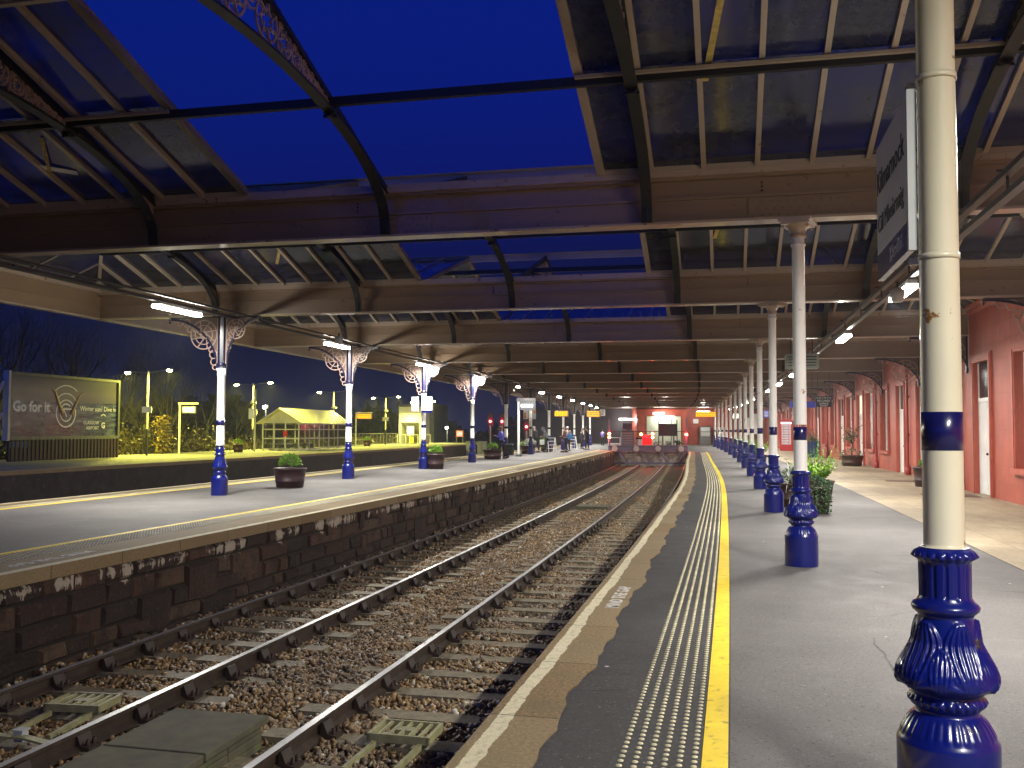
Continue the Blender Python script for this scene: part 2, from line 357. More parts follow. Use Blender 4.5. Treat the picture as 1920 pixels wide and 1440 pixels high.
M['stick']=leaf('dry_stems',(.016,.012,.004),(.08,.065,.02)); M['conif']=leaf('conifer_needles',(.006,.012,.006),(.02,.03,.012))
M['grass']=leaf('grass_blades',(.03,.06,.01),(.1,.16,.02))
M['grp']=paint('mossy_concrete',(.11,.1,.06),.8,var=.35,scale=4,bst=.5,bs=30,dirt=(.1,.13,.03))
M['crate']=paint('pale_yellow_frame',(.3,.28,.14),.6,var=.25,scale=9)
M['cream_sh']=paint('shelter_cladding',(.62,.6,.42),.5,var=.1,scale=2)
M['slate']=paint('slate_blue_beam',(.09,.09,.14),.5,var=.2,scale=4)
M['grey']=paint('mid_grey_metal',(.2,.2,.2),.45,metal=.3,var=.15); M['dgrey']=paint('dark_grey_plastic',(.05,.05,.055),.45,var=.15)
M['black']=paint('black_cloth',(.012,.012,.014),.8,var=.3); M['skin']=paint('skin',(.5,.3,.22),.5,var=.1)
M['led']=emit('tube_diffuser',(1,.96,.86),25); M['strip']=emit('far_strip_diffuser',(1,.97,.9),9);M['ledhot']=emit('lamp_lens_yellow',(1,.9,.3),40); M['ledw']=emit('lamp_lens_white',(.95,1,.9),40)
M['redlamp']=emit('red_signal_lens',(1,.03,.02),60); M['redpost']=emit('red_buffer_lens',(1,.09,.02),45)
M['lit']=emit('lit_sign_face',(.9,1,1),.9); M['litwin']=emit('lit_room',(1,.8,.6),.35)
def masonry2():
    m=M['masonry'];nt=m.node_tree;b=nt.nodes['Principled BSDF'];old=b.inputs['Base Color'].links[0].from_socket
    co=coords(nt,'Object',(1,1,.22));n=noise(nt,co,3.1,8,.75)
    t=nt.nodes.new('ShaderNodeTexCoord');sp=N(nt,'ShaderNodeSeparateXYZ');nt.links.new(t.outputs['Object'],sp.inputs[0])
    thr=mth(nt,'ADD',.47,mth(nt,'MULTIPLY',mth(nt,'ABSOLUTE',mth(nt,'ADD',sp.outputs[2],.12)),.85))
    k=mth(nt,'GREATER_THAN',n,thr); pt=mth(nt,'GREATER_THAN',noise(nt,coords(nt,'Object',(.55,.55,.1)),1,2),.47)
    c=mix(nt,mth(nt,'MULTIPLY',k,pt),old,(.42,.36,.28));nt.links.new(c,b.inputs['Base Color'])
masonry2()
# ================================================================ terrain, tracks
g=MB();g.add([(-900,-300,-1.35),(900,-300,-1.35),(900,1500,-1.35),(-900,1500,-1.35)],[(0,1,2,3)])
struct(g.build('ground',M['ground']))
b=MB();b.sweep([(-8.1,-1.34),(-2.25,-1.34),(-2.25,-1.14),(-7.85,-1.14),(-8.1,-1.02)],frange(-6,72,3));struct(b.build('track_bed',M['bed']))
b=MB();b.sweep([(-25.2,-1.34),(-15.05,-1.34),(-15.05,-1.16),(-25.2,-1.16)],frange(-4,190,4));struct(b.build('far_track_bed',M['black_wall']))
RAIL=[(-.035,0),(.035,0),(.036,-.035),(.012,-.05),(.01,-.12),(.07,-.15),(.07,-.165),(-.07,-.165),(-.07,-.15),(-.01,-.12),(-.012,-.05),(-.036,-.035)]
def uslew(s): return 0
def track(name,label,uc,s0,s1,sleep=True,mats=None):
    t=thing(name,label,'railway track',(0,0,0))
    for sg in(-1,1):
        r=MB();r.sweep([(uc+sg*.7525+a,ZR+z) for a,z in RAIL],frange(s0,s1,2.0),m=1,mfn=lambda j:0 if j in(0,11) else 1)
        r.build('rail',[M['steel'],M['rust']],t,recalc=False)
    if sleep:
        s=s0+.4;k=0;n=0;proto=None
        far=MB()
        while s<s1:
            if s<2.5: s+=.75; continue
            if n<96:
                j=(RNG.rand()-.5)
                if proto is None:
                    q=MB();q.box(-1.28,1.28,-.125,.125,-.12,0)
                    me=q.mesh('sleeper',M['sleeper'])
                    ch=MB()
                    for x in(0.0,):
                        for sx in(-1,1):
                            ch.plate([(x+sx*.02,.0),(x+sx*.17,.0),(x+sx*.17,.03),(x+sx*.09,.045),(x+sx*.05,.14),(x+sx*.025,.14)],'y',-.08,.08)
                            ch.lathe([(.018,0),(.018,.05),(.012,.058)],6,(x+sx*.13,-.04,.03)); ch.lathe([(.018,0),(.018,.05),(.012,.058)],6,(x+sx*.13,.04,.03))
                    proto=(me,ch.mesh('rail_chair',M['chair']))
                o=D.objects.new('sleeper',proto[0]);COL.objects.link(o);o.parent=t;o.location=C(s,uc+j*.06,ZR-.165);o.rotation_euler=(0,j*.01,rot(s)+j*.02)
                if s<26:
                    for x in(-.7525,.7525):
                        c=D.objects.new('rail_chair',proto[1]);COL.objects.link(c);c.parent=o;c.location.x=x
                n+=1
            s+=.75
    return t
track('railway_track','double line of rails nearest the right-hand platform, running to the buffer stop',-3.64,-5,71.5)
track('railway_track','rails beside the stone wall of the island platform, left of the nearer pair',-6.965,-5,71.8)
track('railway_track','dark rails just beyond the island platform, nearest its far edge',-17.3,-4,190,False)
track('railway_track','dark rails at the foot of the yellow-lit far platform',-23.1,-4,190,False)
# loose ballast: real stones near the camera
def stones(name,area,n,smin,smax,zc,zj,mat,avoid=True,keep=.035):
    (u0,u1),(s0,s1)=area
    S=s0+(s1-s0)*RNG.rand(n);U=u0+(u1-u0)*RNG.rand(n)
    ok=np.ones(n,bool)
    for uc in(-3.64,-6.965):
        for sg in(-1,1): ok&=np.abs(U-(uc+sg*.7525))>.06
        ph=np.abs(((S-(-5+.4)+.375)%.75)-.375)<.12
        ins=(np.abs(U-uc)<1.27)&ph
        ok&=~(ins&(RNG.rand(n)>keep))
    ok&=~((S>5.0)&(S<7.25)&(U>-5.75)&(U<-4.7))
    S=S[ok];U=U[ok];n=len(S)
    m=A1+2*B1*S+3*C1*S*S;nn=np.hypot(1,m);X=X0+A1*S+B1*S*S+C1*S**3+U/nn;Y=S-U*m/nn
    r=smin+(smax-smin)*RNG.rand(n)**1.5
    Z=zc+np.clip((-7.82-U)/.25,0,1)*.12+(RNG.rand(n)-.5)*zj+.025*np.sin(U*5+S*1.3)
    base=np.array([[i,j,k] for k in(-1,1) for j in(-1,1) for i in(-1,1)],float)
    V=base[None]*(.35+.7*RNG.rand(n,8,3))
    sc=np.stack([1.15*np.ones(n),.55+.5*RNG.rand(n),.3+.5*RNG.rand(n)],1)
    V=V*sc[:,None,:]*r[:,None,None]*.75
    q=RNG.randn(n,4);q[:,1:3]*=.6;q/=np.linalg.norm(q,axis=1)[:,None];w,x,y,z=q.T
    Rm=np.stack([1-2*(y*y+z*z),2*(x*y-z*w),2*(x*z+y*w),2*(x*y+z*w),1-2*(x*x+z*z),2*(y*z-x*w),2*(x*z-y*w),2*(y*z+x*w),1-2*(x*x+y*y)],1).reshape(n,3,3)
    V=np.einsum('nij,nkj->nki',Rm,V)+np.stack([X,Y,Z],1)[:,None,:]
    F=np.array([[0,2,3,1],[4,5,7,6],[0,1,5,4],[2,6,7,3],[0,4,6,2],[1,3,7,5]])
    F=(F[None]+8*np.arange(n)[:,None,None]).reshape(-1)
    return V.reshape(-1,3),F
def stonemesh(name,parts,mat):
    vs=[];fs=[];o=0
    for V,F in parts: vs.append(V);fs.append(F+o);o+=len(V)
    V=np.concatenate(vs);F=np.concatenate(fs)
    me=D.meshes.new(name);me.vertices.add(len(V));me.vertices.foreach_set('co',V.astype(np.float32).ravel())
    me.loops.add(len(F));me.loops.foreach_set('vertex_index',F.astype(np.int32))
    k=len(F)//4;me.polygons.add(k);me.polygons.foreach_set('loop_start',np.arange(0,4*k,4,dtype=np.int32))
    me.materials.append(mat);me.update(calc_edges=True);me.validate();o=D.objects.new(name,me);COL.objects.link(o);return o
o=stonemesh('ballast',[stones('',((-8.05,-2.3),(3.6,13)),36000,.026,.056,-1.113,.05,0),
    stones('',((-8.05,-2.3),(13,26)),30000,.03,.058,-1.115,.045,0),
    stones('',((-8.05,-2.3),(26,50)),26000,.035,.06,-1.115,.045,0)],M['stone'])
tag(o,'reddish brown angular ballast stones between and around the rails','ballast','ballast',kind='stuff')
# concrete troughing slabs between the tracks at the bottom left
t=at('cable_trough','mossy concrete slabs raised on a block wall between the rails at the bottom left','cable trough',6.2,-5.22,0)
for a,bb in((-1.3,-.02),(.0,1.0)):
    q=MB();q.box(-.45,.45,a,bb,-.93,-.86);q.build('slab',M['grp'],t,bevel=.012)
q=MB()
for i in range(3):
    for j in range(4):
        q.box(-.40+.002*i,.40-.002*i,-1.25+j*.56,-.70+j*.56,-1.16+.077*i,-1.088+.077*i)
q.build('block_wall',M['grp'],t,bevel=.008)
t=at('cable_trough','low dark concrete cover block between the tracks in the middle distance','cable trough',31.5,-5.3,0)
q=MB();q.box(-.55,.55,-.5,.5,-1.1,-.98);q.box(-.5,.5,-.45,.45,-1.2,-1.1);q.build('slab',M['grp'],t,bevel=.01)
def grid_frame(lab,s,u,turn,w=.55,h=.42):
    t=at('track_magnet',lab,'track equipment',s,u,-1.0,'equipment frames between the rails',turn)
    f=MB()
    f.box(-w/2,w/2,-h/2,-h/2+.03,-.02,.05);f.box(-w/2,w/2,h/2-.03,h/2,-.02,.05)
    f.box(-w/2,-w/2+.03,-h/2,h/2,-.021,.049);f.box(w/2-.03,w/2,-h/2,h/2,-.021,.049)
    f.build('frame',M['crate'],t,bevel=.003)
    g_=MB()
    for i in range(5): g_.box(-w/2+.08+i*.09,-w/2+.105+i*.09,-h/2+.03,h/2-.03,.02,.045)
    g_.box(-.07,.09,-.05,.05,.0,.044);g_.build('grille',M['crate'],t)
    l=MB()
    l.bar((-.2,-h/2,-.03),(-.25,-h/2-.55,-.07),.035,.05);l.bar((.2,-h/2,-.03),(.15,-h/2-.55,-.07),.035,.05)
    l.build('support_arm',M['crate'],t)
    return t
grid_frame('pale yellow slatted frame on the ballast at the far left, between the wall-side rails',7.5,-6.86,.1)
grid_frame('pale yellow slatted frame lying between the nearer rails at bottom centre',7.4,-3.6,.0)
t=at('track_clamp','rusty pressed-metal clamp bar across the wall-side track at bottom left','track equipment',6.55,-6.95,-1.05)
f=MB();f.bar((-.62,0,0),(-.3,0,.05),.08,.02);f.bar((-.3,0,.05),(.3,0,.05),.08,.02);f.bar((.3,0,.05),(.62,0,0),.08,.02);f.build('bar',M['crate'],t)
f=MB()
for x in(-.18,.18): f=MB();f.box(x-.04,x+.04,.02,.1,.0,.09);f.box(x-.055,x+.055,.01,.11,.089,.1);f.build('bolt_block',M['offw'],t)
# ================================================================ platforms
def edgeR(s): 
    t=min(1,max(0,(s-24)/30)); return -.42*t*t*(3-2*t)
SS=frange(-5,72,1.5)
W0=5.45
def uw(s): 
    t=min(1,max(0,(s-22)/16)); return W0+.47*t*t*(3-2*t)
b=MB()
# right platform body: profile from edge to beyond the building wall
vs=[];k=0
for s in frange(-6,72,1.5):
    e=-2.15+edgeR(s); vs+=[C(s,e,-1.3),C(s,e,-.002),C(s,8.0,-.002),C(s,8.0,-1.3)]
n=len(vs)//4;fs=[]
for i in range(n-1):
    for j in(0,1,2): fs.append((i*4+j,i*4+j+1,(i+1)*4+j+1,(i+1)*4+j))
fs.append((0,3,2,1));fs.append(tuple((n-1)*4+j for j in(0,1,2,3)))
b.add(vs,fs);struct(b.build('platform',M['asph']))
b=MB();b.cbox(71.0,124,-15.0,9,-1.3,-.002);struct(b.build('concourse_floor',M['asph']))
q=MB();q.sweep([(2.45,.0),(W0+.6,.0),(W0+.6,.006),(2.45,.006)],frange(-6,105,1.5),mfn=lambda j:0);struct(q.build('flagstone_path',M['flags']))
# dark asphalt strip between edge stones and columns
q=MB();q.sweep([(-1.95,-.001),(-.87,-.001),(-.87,.004),(-1.95,.004)],frange(-6,72,1.5),uoff=lambda s:edgeR(s)*.75);struct(q.build('asphalt_strip',M['asph_dark']))
def ragged(s): return .025*math.sin(s*2.1)+.02*math.sin(s*5.3+1)+.012*math.sin(s*13.7)
vs=[];uvs=[];fs=[];ss=frange(-5.5,71.5,.15)
for s in ss:
    e=-2.19+edgeR(s)
    inn=-1.79+edgeR(s)*.8+ragged(s)
    for u,z in((e,-.11),(e,.012),(inn,.012),(inn,-.01)): vs.append(C(s,u,z))
for i in range(len(ss)-1):
    for j in range(3):
        fs.append((i*4+j,i*4+j+1,i*4+j+5,i*4+j+4))
        uu=[(-2.19-.1,),( -2.19,),(-1.8,),(-1.79,)]
        uvs.append([(ss[i],uu[j][0]),(ss[i],uu[j+1][0]),(ss[i+1],uu[j+1][0]),(ss[i+1],uu[j][0])])
q=MB();q.add(vs,fs,0,uvs);q.sm=[False]*len(q.f);struct(q.build('platform_edge_stones',M['cop_r'],recalc=False))
q=MB();q.sweep([(-1.005,.0045),(-.88,.0045),(-.88,.009),(-1.005,.009)],frange(-5,70.5,1),uoff=lambda s:edgeR(s)*.75);struct(q.build('yellow_line',M['yel']))
# blisters
def domes(rows,s0,s1,ds,z,uo,far=None,rad=.0125,hh=.006,nseg=8):
    P=[];s=s0
    while s<s1:
        for i,u in enumerate(rows): P.append(C(s+(ds/2 if i%2 and far else 0),u+uo(s),z))
        s+=ds
    P=np.array([tuple(p) for p in P]);n=len(P);k=nseg
    ang=np.arange(k)*2*np.pi/k
    rings=[(1,0),(.82,.6),(.4,.97)]
    T=np.array([[rad*r*math.cos(a),rad*r*math.sin(a),hh*h] for r,h in rings for a in ang]+[[0,0,hh]])
    V=(P[:,None,:]+T[None]).reshape(-1,3)
    F=[(i*k+j,i*k+(j+1)%k,(i+1)*k+(j+1)%k,(i+1)*k+j) for i in range(2) for j in range(k)]+[(2*k+j,2*k+(j+1)%k,3*k,3*k) for j in range(k)]
    return V,F,len(T),n
def domemesh(name,sets,mat):
    vs=[];fs=[]
    for V,F,nt_,n in sets:
        o=len(vs);vs+=V.tolist()
        tri=[f if f[2]!=f[3] else f[:3] for f in F]
        for i in range(n):
            b0=o+i*nt_; fs+=[tuple(b0+j for j in f) for f in tri]
    me=D.meshes.new(name);me.from_pydata(vs,[],fs);me.materials.append(mat);me.polygons.foreach_set('use_smooth',[True]*len(fs));me.update()
    o=D.objects.new(name,me);COL.objects.link(o);return o
rows=[-1.39+.07*i for i in range(6)]
er=lambda s:edgeR(s)*.75
struct(domemesh('tactile_paving',[domes(rows,3.0,30,.067,.004,er,rad=.0165,hh=.007),domes(rows,30,70,.067,.004,er,nseg=5,rad=.017,hh=.007)],M['blister']))
# island platform
ZI=.1
b=MB();b.cbox(-5,130,-15.0,-8.25,-1.3,ZI-.002);struct(b.build('island_platform',M['asph']))
q=MB();q.sweep([(-8.12,ZI-.14),(-8.12,ZI+.01),(-8.8,ZI+.01),(-8.8,ZI-.01)],frange(-4.5,71.6,1.2),closed=False);struct(q.build('island_edge_stones',M['cop_l'],recalc=False))
q=MB();q.sweep([(-15.0,ZI-.14),(-15.0,ZI+.01),(-14.6,ZI+.01),(-14.6,ZI-.01)],frange(-4.5,130,2),closed=False);struct(q.build('island_far_edge_stones',M['cop_f'],recalc=False))
z0=lambda s:0
struct(domemesh('island_tactile_paving',[domes([-8.9-.067*i for i in range(7)],5,32,.067,ZI,z0,far=True,nseg=5,rad=.019,hh=.007),domes([-14.5+.067*i for i in range(6)],9,40,.067,ZI,z0,far=True,nseg=4,rad=.019,hh=.007),
   domes([-8.9-.1*i for i in range(5)],32,71,.1,ZI,z0,nseg=4,rad=.02,hh=.006)],M['blister']))
for a,b_ in((-9.44,-9.34),(-14.13,-14.02)):
    q=MB();q.cbox(-4,72 if a>-10 else 125,a,b_,ZI,ZI+.004);struct(q.build('yellow_line',M['yel']))
# far platform
b=MB();b.cbox(-4,106,-34.5,-25.35,-1.3,ZI-.002);struct(b.build('far_platform',M['asph_far']))
q=MB();q.sweep([(-25.3,ZI-.14),(-25.3,ZI+.01),(-25.9,ZI+.01),(-25.9,ZI-.01)],frange(-3,106,2),closed=False);struct(q.build('far_edge_stones',M['cop_ff'],recalc=False))
# masonry faces
def stonewall(name,u,s0,s1,top,bot,sgn,label,rowh=.2,mat='masonry'):
    t=thing(name,label,'wall')
    q=MB();z=top;row=0
    while z>bot+.02:
        h=min(rowh*(.75+.6*RNG.rand()),z-bot);s=s0-RNG.rand()*.5
        while s<s1:
            L=.3+.7*RNG.rand()**1.3;d=.012+.045*RNG.rand();g=.008+.008*RNG.rand()
            a,b_=s+g,min(s+L-g,s1);zz0,zz1=z-h+g,z-g
            if b_>a+.05:
                bv=.03;j=lambda:(RNG.rand()-.5)*.035
                o=[C(a,u,zz0),C(b_,u,zz0),C(b_,u,zz1),C(a,u,zz1)]
                i=[C(a+bv,u+sgn*(d+j()),zz0+bv+j()*.5),C((a+b_)/2,u+sgn*(d+.01+j()),zz0+bv+j()),C(b_-bv,u+sgn*(d+j()),zz0+bv+j()*.5),C(b_-bv,u+sgn*(d+j()),zz1-bv),C((a+b_)/2,u+sgn*(d+.01+j()),zz1-bv+j()*.5),C(a+bv,u+sgn*(d+j()),zz1-bv)]
                q.add(o+i,[(4,5,8,9),(5,6,7,8),(0,1,6,5,4),(1,2,7,6),(2,3,9,8,7),(3,0,4,9)])
            if RNG.rand()<.1 and row<5:
                a,b_=s+g,min(s+L-g,s1);hh=h*(1.5+RNG.rand()*.6);zz0=max(bot,z-hh);dd=d+.012
                if b_>a+.1:
                    o=[C(a,u,zz0),C(b_,u,zz0),C(b_,u,zz1),C(a,u,zz1)];i=[C(a+bv,u+sgn*(dd+j()),zz0+bv),C((a+b_)/2,u+sgn*(dd+.02),zz0+bv+j()),C(b_-bv,u+sgn*(dd+j()),zz0+bv),C(b_-bv,u+sgn*(dd+j()),zz1-bv),C((a+b_)/2,u+sgn*(dd+.02),zz1-bv+j()),C(a+bv,u+sgn*(dd+j()),zz1-bv)]
                    q.add(o+i,[(4,5,8,9),(5,6,7,8),(0,1,6,5,4),(1,2,7,6),(2,3,9,8,7),(3,0,4,9)])
            s+=L
        z-=h;row+=1
    o=q.build('stone_courses',M[mat],t)
    r=MB();r.cbox(s0,s1,min(u,u-sgn*.05),max(u,u-sgn*.05)-.002,bot-.1,top);r.build('backing',M['mortar'],t)
    return t
stonewall('platform_wall',-8.16,4.5,71.5,-.04,-1.22,1,'dark red sandstone wall under the island platform edge, whitewash flaking off')
def ww(s): return 0
stonewall('platform_wall',-2.2,8,24,-.11,-1.22,-1,'dark masonry under the curving edge of the right-hand platform')
t=thing('platform_wall','sooty retaining wall under the far platform, across the dark tracks','wall')
q=MB();q.cbox(-3,106,-25.34,-25.31,-1.3,-.04);q.build('wall',M['black_wall'],t)
# writing on the edges
def text(body,name,parent,mat,loc,size,xdir=(1,0,0),ydir=(0,0,1),ext=.004,align='CENTER',shear=0,offset=0,sx=1):
    cu=D.curves.new(name,'FONT');cu.body=body;cu.size=size;cu.align_x=align;cu.align_y='CENTER';cu.extrude=ext;cu.shear=shear;cu.offset=offset;cu.resolution_u=2
    tmp=D.objects.new(name,cu);COL.objects.link(tmp);dg=bpy.context.evaluated_depsgraph_get();me=D.meshes.new_from_object(tmp.evaluated_get(dg));D.objects.remove(tmp,do_unlink=True)
    me.materials.clear();me.materials.append(mat);me.name=name
    o=D.objects.new(name,me);COL.objects.link(o)
    x=Vector(xdir).normalized();y=Vector(ydir).normalized();z=x.cross(y)
    R=Matrix(((x.x*sx,y.x,z.x,loc[0]),(x.y*sx,y.y,z.y,loc[1]),(x.z*sx,y.z,z.z,loc[2]),(0,0,0,1)))
    me.transform(R);
    if parent:o.parent=parent
    return o
t=at('platform_lettering','white stencilled words MIND THE GAP on the right-hand edge stones','painted lettering',8.7,-1.91,.0125)
text('MIND THE GAP','lettering',t,M['line'],(0,0,.001),.17,(0,1,0),(-1,0,0),.0015,sx=1.02,offset=.004)
for s in(9.0,33):
    t=at('platform_lettering','faded white stencilled words near the '+('left corner' if s<20 else 'middle')+' of the island platform edge','painted lettering',s,-8.5,ZI+.0115)
    text('MIND THE GAP','lettering',t,M['line'],(0,0,.001),.2,(0,-1,0),(1,0,0),.0015,offset=.004)
# ================================================================ columns
PX=[(1027.5,.0945),(1030,.1),(1033,.114),(1038,.119),(1043,.119),(1047,.112),(1051,.104),(1056,.101),(1085,.1005),(1119,.1),(1124,.108),(1128,.112),(1131,.124),(1137.6,.132),(1144,.127),(1150,.112),(1154,.105),(1162,.108),(1175,.111),(1186,.1135),(1198.8,.117),(1212,.129),(1226,.146),(1238,.161),(1250.8,.174),(1263,.181),(1275,.181),(1282,.171),(1288,.155),(1293,.138),(1296,.133),(1300,.141),(1306,.144),(1312,.142),(1318,.138),(1324,.124),(1329,.117),(1333,.127),(1337,.138),(1350,.158),(1364,.175),(1372,.182),(1376,.187),(1380,.192),(1384,.195),(1392,.195),(1440,.1945),(1546,.196)]
PR=[(r,1.13-(y-1030)*.00219) for y,r in PX]
def dense(prof,dz):
    out=[prof[0]]
    for (r0,z0_),(r1,z1_) in zip(prof,prof[1:]):
        k=max(1,int(abs(z1_-z0_)/dz))
        for i in range(1,k+1): out.append((r0+(r1-r0)*i/k,z0_+(z1_-z0_)*i/k))
    return out
def orn(a,z,r):
    d=0
    if 1.085<z<1.118: d+=.017*max(0,1-((z-1.101)/.017)**2)*abs(math.cos(10*a))**.7-.005
    if .94<z<1.07: 
        d-=.009*(1 if (a*14/(2*math.pi))%1<.3 else 0)
    if .5<z<.538: d+=.014*max(0,1-((z-.519)/.019)**2)*abs(math.cos(13*a))**.7-.004
    if .385<z<.455: d+=.007*(abs(math.cos(16*a))**.5-.5)
    if .575<z<.845:
        t=(z-.575)/.27
        for ph,zc,sc in((0,0,1),(math.pi/5,0,.62)):
            p=((a+ph+math.pi/5)%(2*math.pi/5))-math.pi/5
            x=p*r*1.0;y=t*.27
            env=(.072 if sc==1 else .055)*max(0,math.sin(math.pi*min(1,(t/sc)*.93+.05)))**.6 if t<sc else 0
            if t<sc and env>.004 and abs(x)<env*1.15:
                th=math.atan2(x,y+.03)
                d=max(d,.02*(1-(x/(env*1.15))**6)*(.25+.75*abs(math.cos(math.pi*3*x/env))))
        # rosettes and lower scrolls
        for k in range(5):
            p=((a-k*2*math.pi/5-math.pi/10+math.pi)%(2*math.pi))-math.pi
            q=math.hypot(p*r,(z-.665)); 
            if q<.018: d=max(d,.012*math.cos(q/.018*1.4))
            p2=((a-k*2*math.pi/5+math.pi)%(2*math.pi))-math.pi
            q2=math.hypot(p2*r*.8,(z-.58)); 
            if .01<q2<.07 and z>.58: d=max(d,.015*(.35+.65*abs(math.cos(math.atan2(p2*r,z-.58)*5))))
    return d
colbase=MB();colbase.lathe(dense(PR,.006),180,disp=orn);colbase.add([(0,0,1.136)],[],0)
me_base=colbase.mesh('column_base',M['blue'])
q=MB();q.lathe([(.0945,1.136),(.082,1.137),(.0795,1.15),(.079,1.535)],32);me_sh0=q
q.lathe([(.0788,1.69),(.074,3.86),(.085,3.87),(.09,3.885),(.085,3.9),(.075,3.91),(.075,3.97)],32);me_sh=q.mesh('column_shaft',M['cream']);me_sh_lit=q.mesh('column_shaft',M['white'])  # second shaft copy has the brighter light painted into its colour
q=MB();q.lathe([(.0792,1.533),(.0802,1.5335),(.0802,1.6915),(.079,1.692)],32);me_band=q.mesh('painted_band',M['navy'])
q=MB();q.lathe([(.075,3.965),(.092,3.975),(.094,4.0),(.084,4.01),(.09,4.04),(.115,4.085),(.15,4.115),(.165,4.12)],32);q.box(-.2,.2,-.17,.17,4.12,4.15);q.box(-.23,.23,-.19,.19,4.15,4.185)
for sx in(-1,1):
    for sy in(-1,1): q.lathe([(.014,0),(.014,.02),(.005,.03)],6,(sx*.17,sy*.14,4.085))
me_cap=q.mesh('capital',M['iron_l'])
cd=['thick cream iron column nearest the camera, carrying the white station sign','second cream column from the camera, tubs of shrubs behind its blue foot','third white-lit column from the camera, just left of the red telephone box','fourth white-lit column in the right-hand row','fifth white-lit column in the right-hand row','sixth white-lit column in the right-hand row','seventh white-lit column in the right-hand row','eighth white-lit column in the right-hand row','ninth white-lit column in the right-hand row','tenth white-lit column in the right-hand row','eleventh white-lit column in the right-hand row','twelfth white-lit column in the right-hand row, second from the far end','last white-lit column of the right-hand row, by the grey door at the far end']
def cu_(k): return -.0 if k==0 else (-.03 if k==1 else min(.24,-.03+.05*(k-1)))
for k in range(13):
    s=S0+SP*k
    t=at('iron_column',cd[k],'column',s,cu_(k),0,'columns along the right-hand platform',turn=k*1.3)
    if k: t.scale=(1.0,1.0,1)
    for nm,me in(('column_base',me_base),('column_shaft',me_sh),('painted_band',me_band),('capital',me_cap)):
        o=D.objects.new(nm,me);COL.objects.link(o);o.parent=t
        if nm=='painted_band': o.location.z=(0,-.03,.0,.0)[k] if k<4 else 0
    if k: 
        for o in t.children:
            if o.name.startswith('column_shaft'): o.data=me_sh_lit
# island columns
LP=[(1.13,.075),(1.08,.082),(1.07,.1),(1.0,.098),(.95,.098),(.94,.12),(.915,.12),(.9,.095),(.85,.1),(.76,.125),(.68,.155),(.64,.165),(.6,.15),(.57,.11),(.54,.14),(.5,.14),(.48,.12),(.44,.15),(.4,.18),(.38,.185),(.0,.19)]
LP=[(r,z) for z,r in LP]
q=MB();q.lathe(dense(LP,.02),48,disp=lambda a,z,r:(.01*abs(math.cos(5*a))*(1 if .62<z<.88 else 0)+.006*abs(math.cos(14*a))*(1 if .4<z<.46 or .5<z<.54 else 0)));li_base=q.mesh('column_base',M['blue'])
q=MB();q.lathe([(.085,1.125),(.1,1.13),(.1,1.16),(.092,1.17),(.092,2.72),(.1,2.73),(.1,2.8),(.092,2.81),(.115,2.86),(.118,2.9),(.09,2.905)],28);li_sh=q.mesh('column_shaft',M['white'])
q=MB();q.lathe([(.092,1.588),(.0935,1.5885),(.0935,1.71),(.092,1.7105)],28);li_band=q.mesh('painted_band',M['navy'])
q=MB();q.lathe([(.1,2.9),(.1,4.1)],8,smooth=False);q.box(-.16,.16,-.16,.16,4.06,4.09)
q.lathe([(.1,2.95),(.125,2.97),(.125,3.0),(.1,3.03)],8);li_up=q.mesh('upper_post',M['navyd'])
def bracket(L,H,x0,rim,fill,disc=True):
    """ornate bracket in the x-z plane, root at x=x0, top at z=0, reaching to x=L, foot at z=-H"""
    a=MB();n=14;P=[]
    for i in range(n+1):
        th=i/n*math.pi/2; P.append((L-(L-x0)*math.cos(th)**1.15 if False else x0+(L-x0)*(1-math.cos(th)),0,-H+H*math.sin(th)*.97))
    for i in range(n): a.bar(P[i],P[i+1],.05,.028,up=(0,1,0))
    a.bar((x0,0,-.012),(L,0,-.012),.05,.025,up=(0,0,1)); a.lathe([(.0,-.14),(.025,-.12),(.03,-.1),(.012,-.07),(.03,-.05),(.03,-.02)],8,(L,0,0))
    f=MB();R=.3*(L-x0)
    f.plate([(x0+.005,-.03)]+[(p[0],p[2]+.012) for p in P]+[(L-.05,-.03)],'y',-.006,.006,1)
    f.ring((x0+R*.98,0,-R-.03),R*.92,.025,.022,'y',24);f.ring((x0+R*.98,0,-R-.03),R*.62,.02,.022,'y',20);f.ring((x0+R*.98,0,-R-.03),R*.25,.05,.022,'y',10)
    for i in range(8):
        an=i*math.pi/4;f.bar((x0+R*.98+R*.25*math.cos(an),0,-R-.03+R*.25*math.sin(an)),(x0+R*.98+R*.9*math.cos(an+.5),0,-R-.03+R*.9*math.sin(an+.5)),.02,.03,up=(0,1,0))
    # scrolls down the post and out along the top
    for k,(z,r) in enumerate([(-2.3*R,.2*R*1.4),(-2.75*R,.17*R*1.4),(-3.1*R,.12*R*1.4)]): 
        if -z<H*.95: f.ring((x0+r+.01,0,z),r,.018,.022,'y',12)
    for k,(x,r) in enumerate([(2.15,.26),(2.6,.2),(2.95,.13)]): f.ring((x0+R*x,0,-r*R-.03),r*R,.018,.022,'y',12)
    f.ring((x0+1.95*R,0,-.75*R),.2*R,.02,.022,'y',10);f.ring((x0+.45*R,0,-2.0*R),.2*R,.02,.022,'y',10)
    f.bar((x0+.01,0,-H*.9),(x0+.01,0,-.03),.02,.035,up=(0,1,0))
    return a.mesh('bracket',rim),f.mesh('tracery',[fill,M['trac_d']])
bl=bracket(1.35,1.25,.1,M['navyd'],M['trac']);br_=bracket(.95,1.25,.1,M['navyd'],M['trac'])
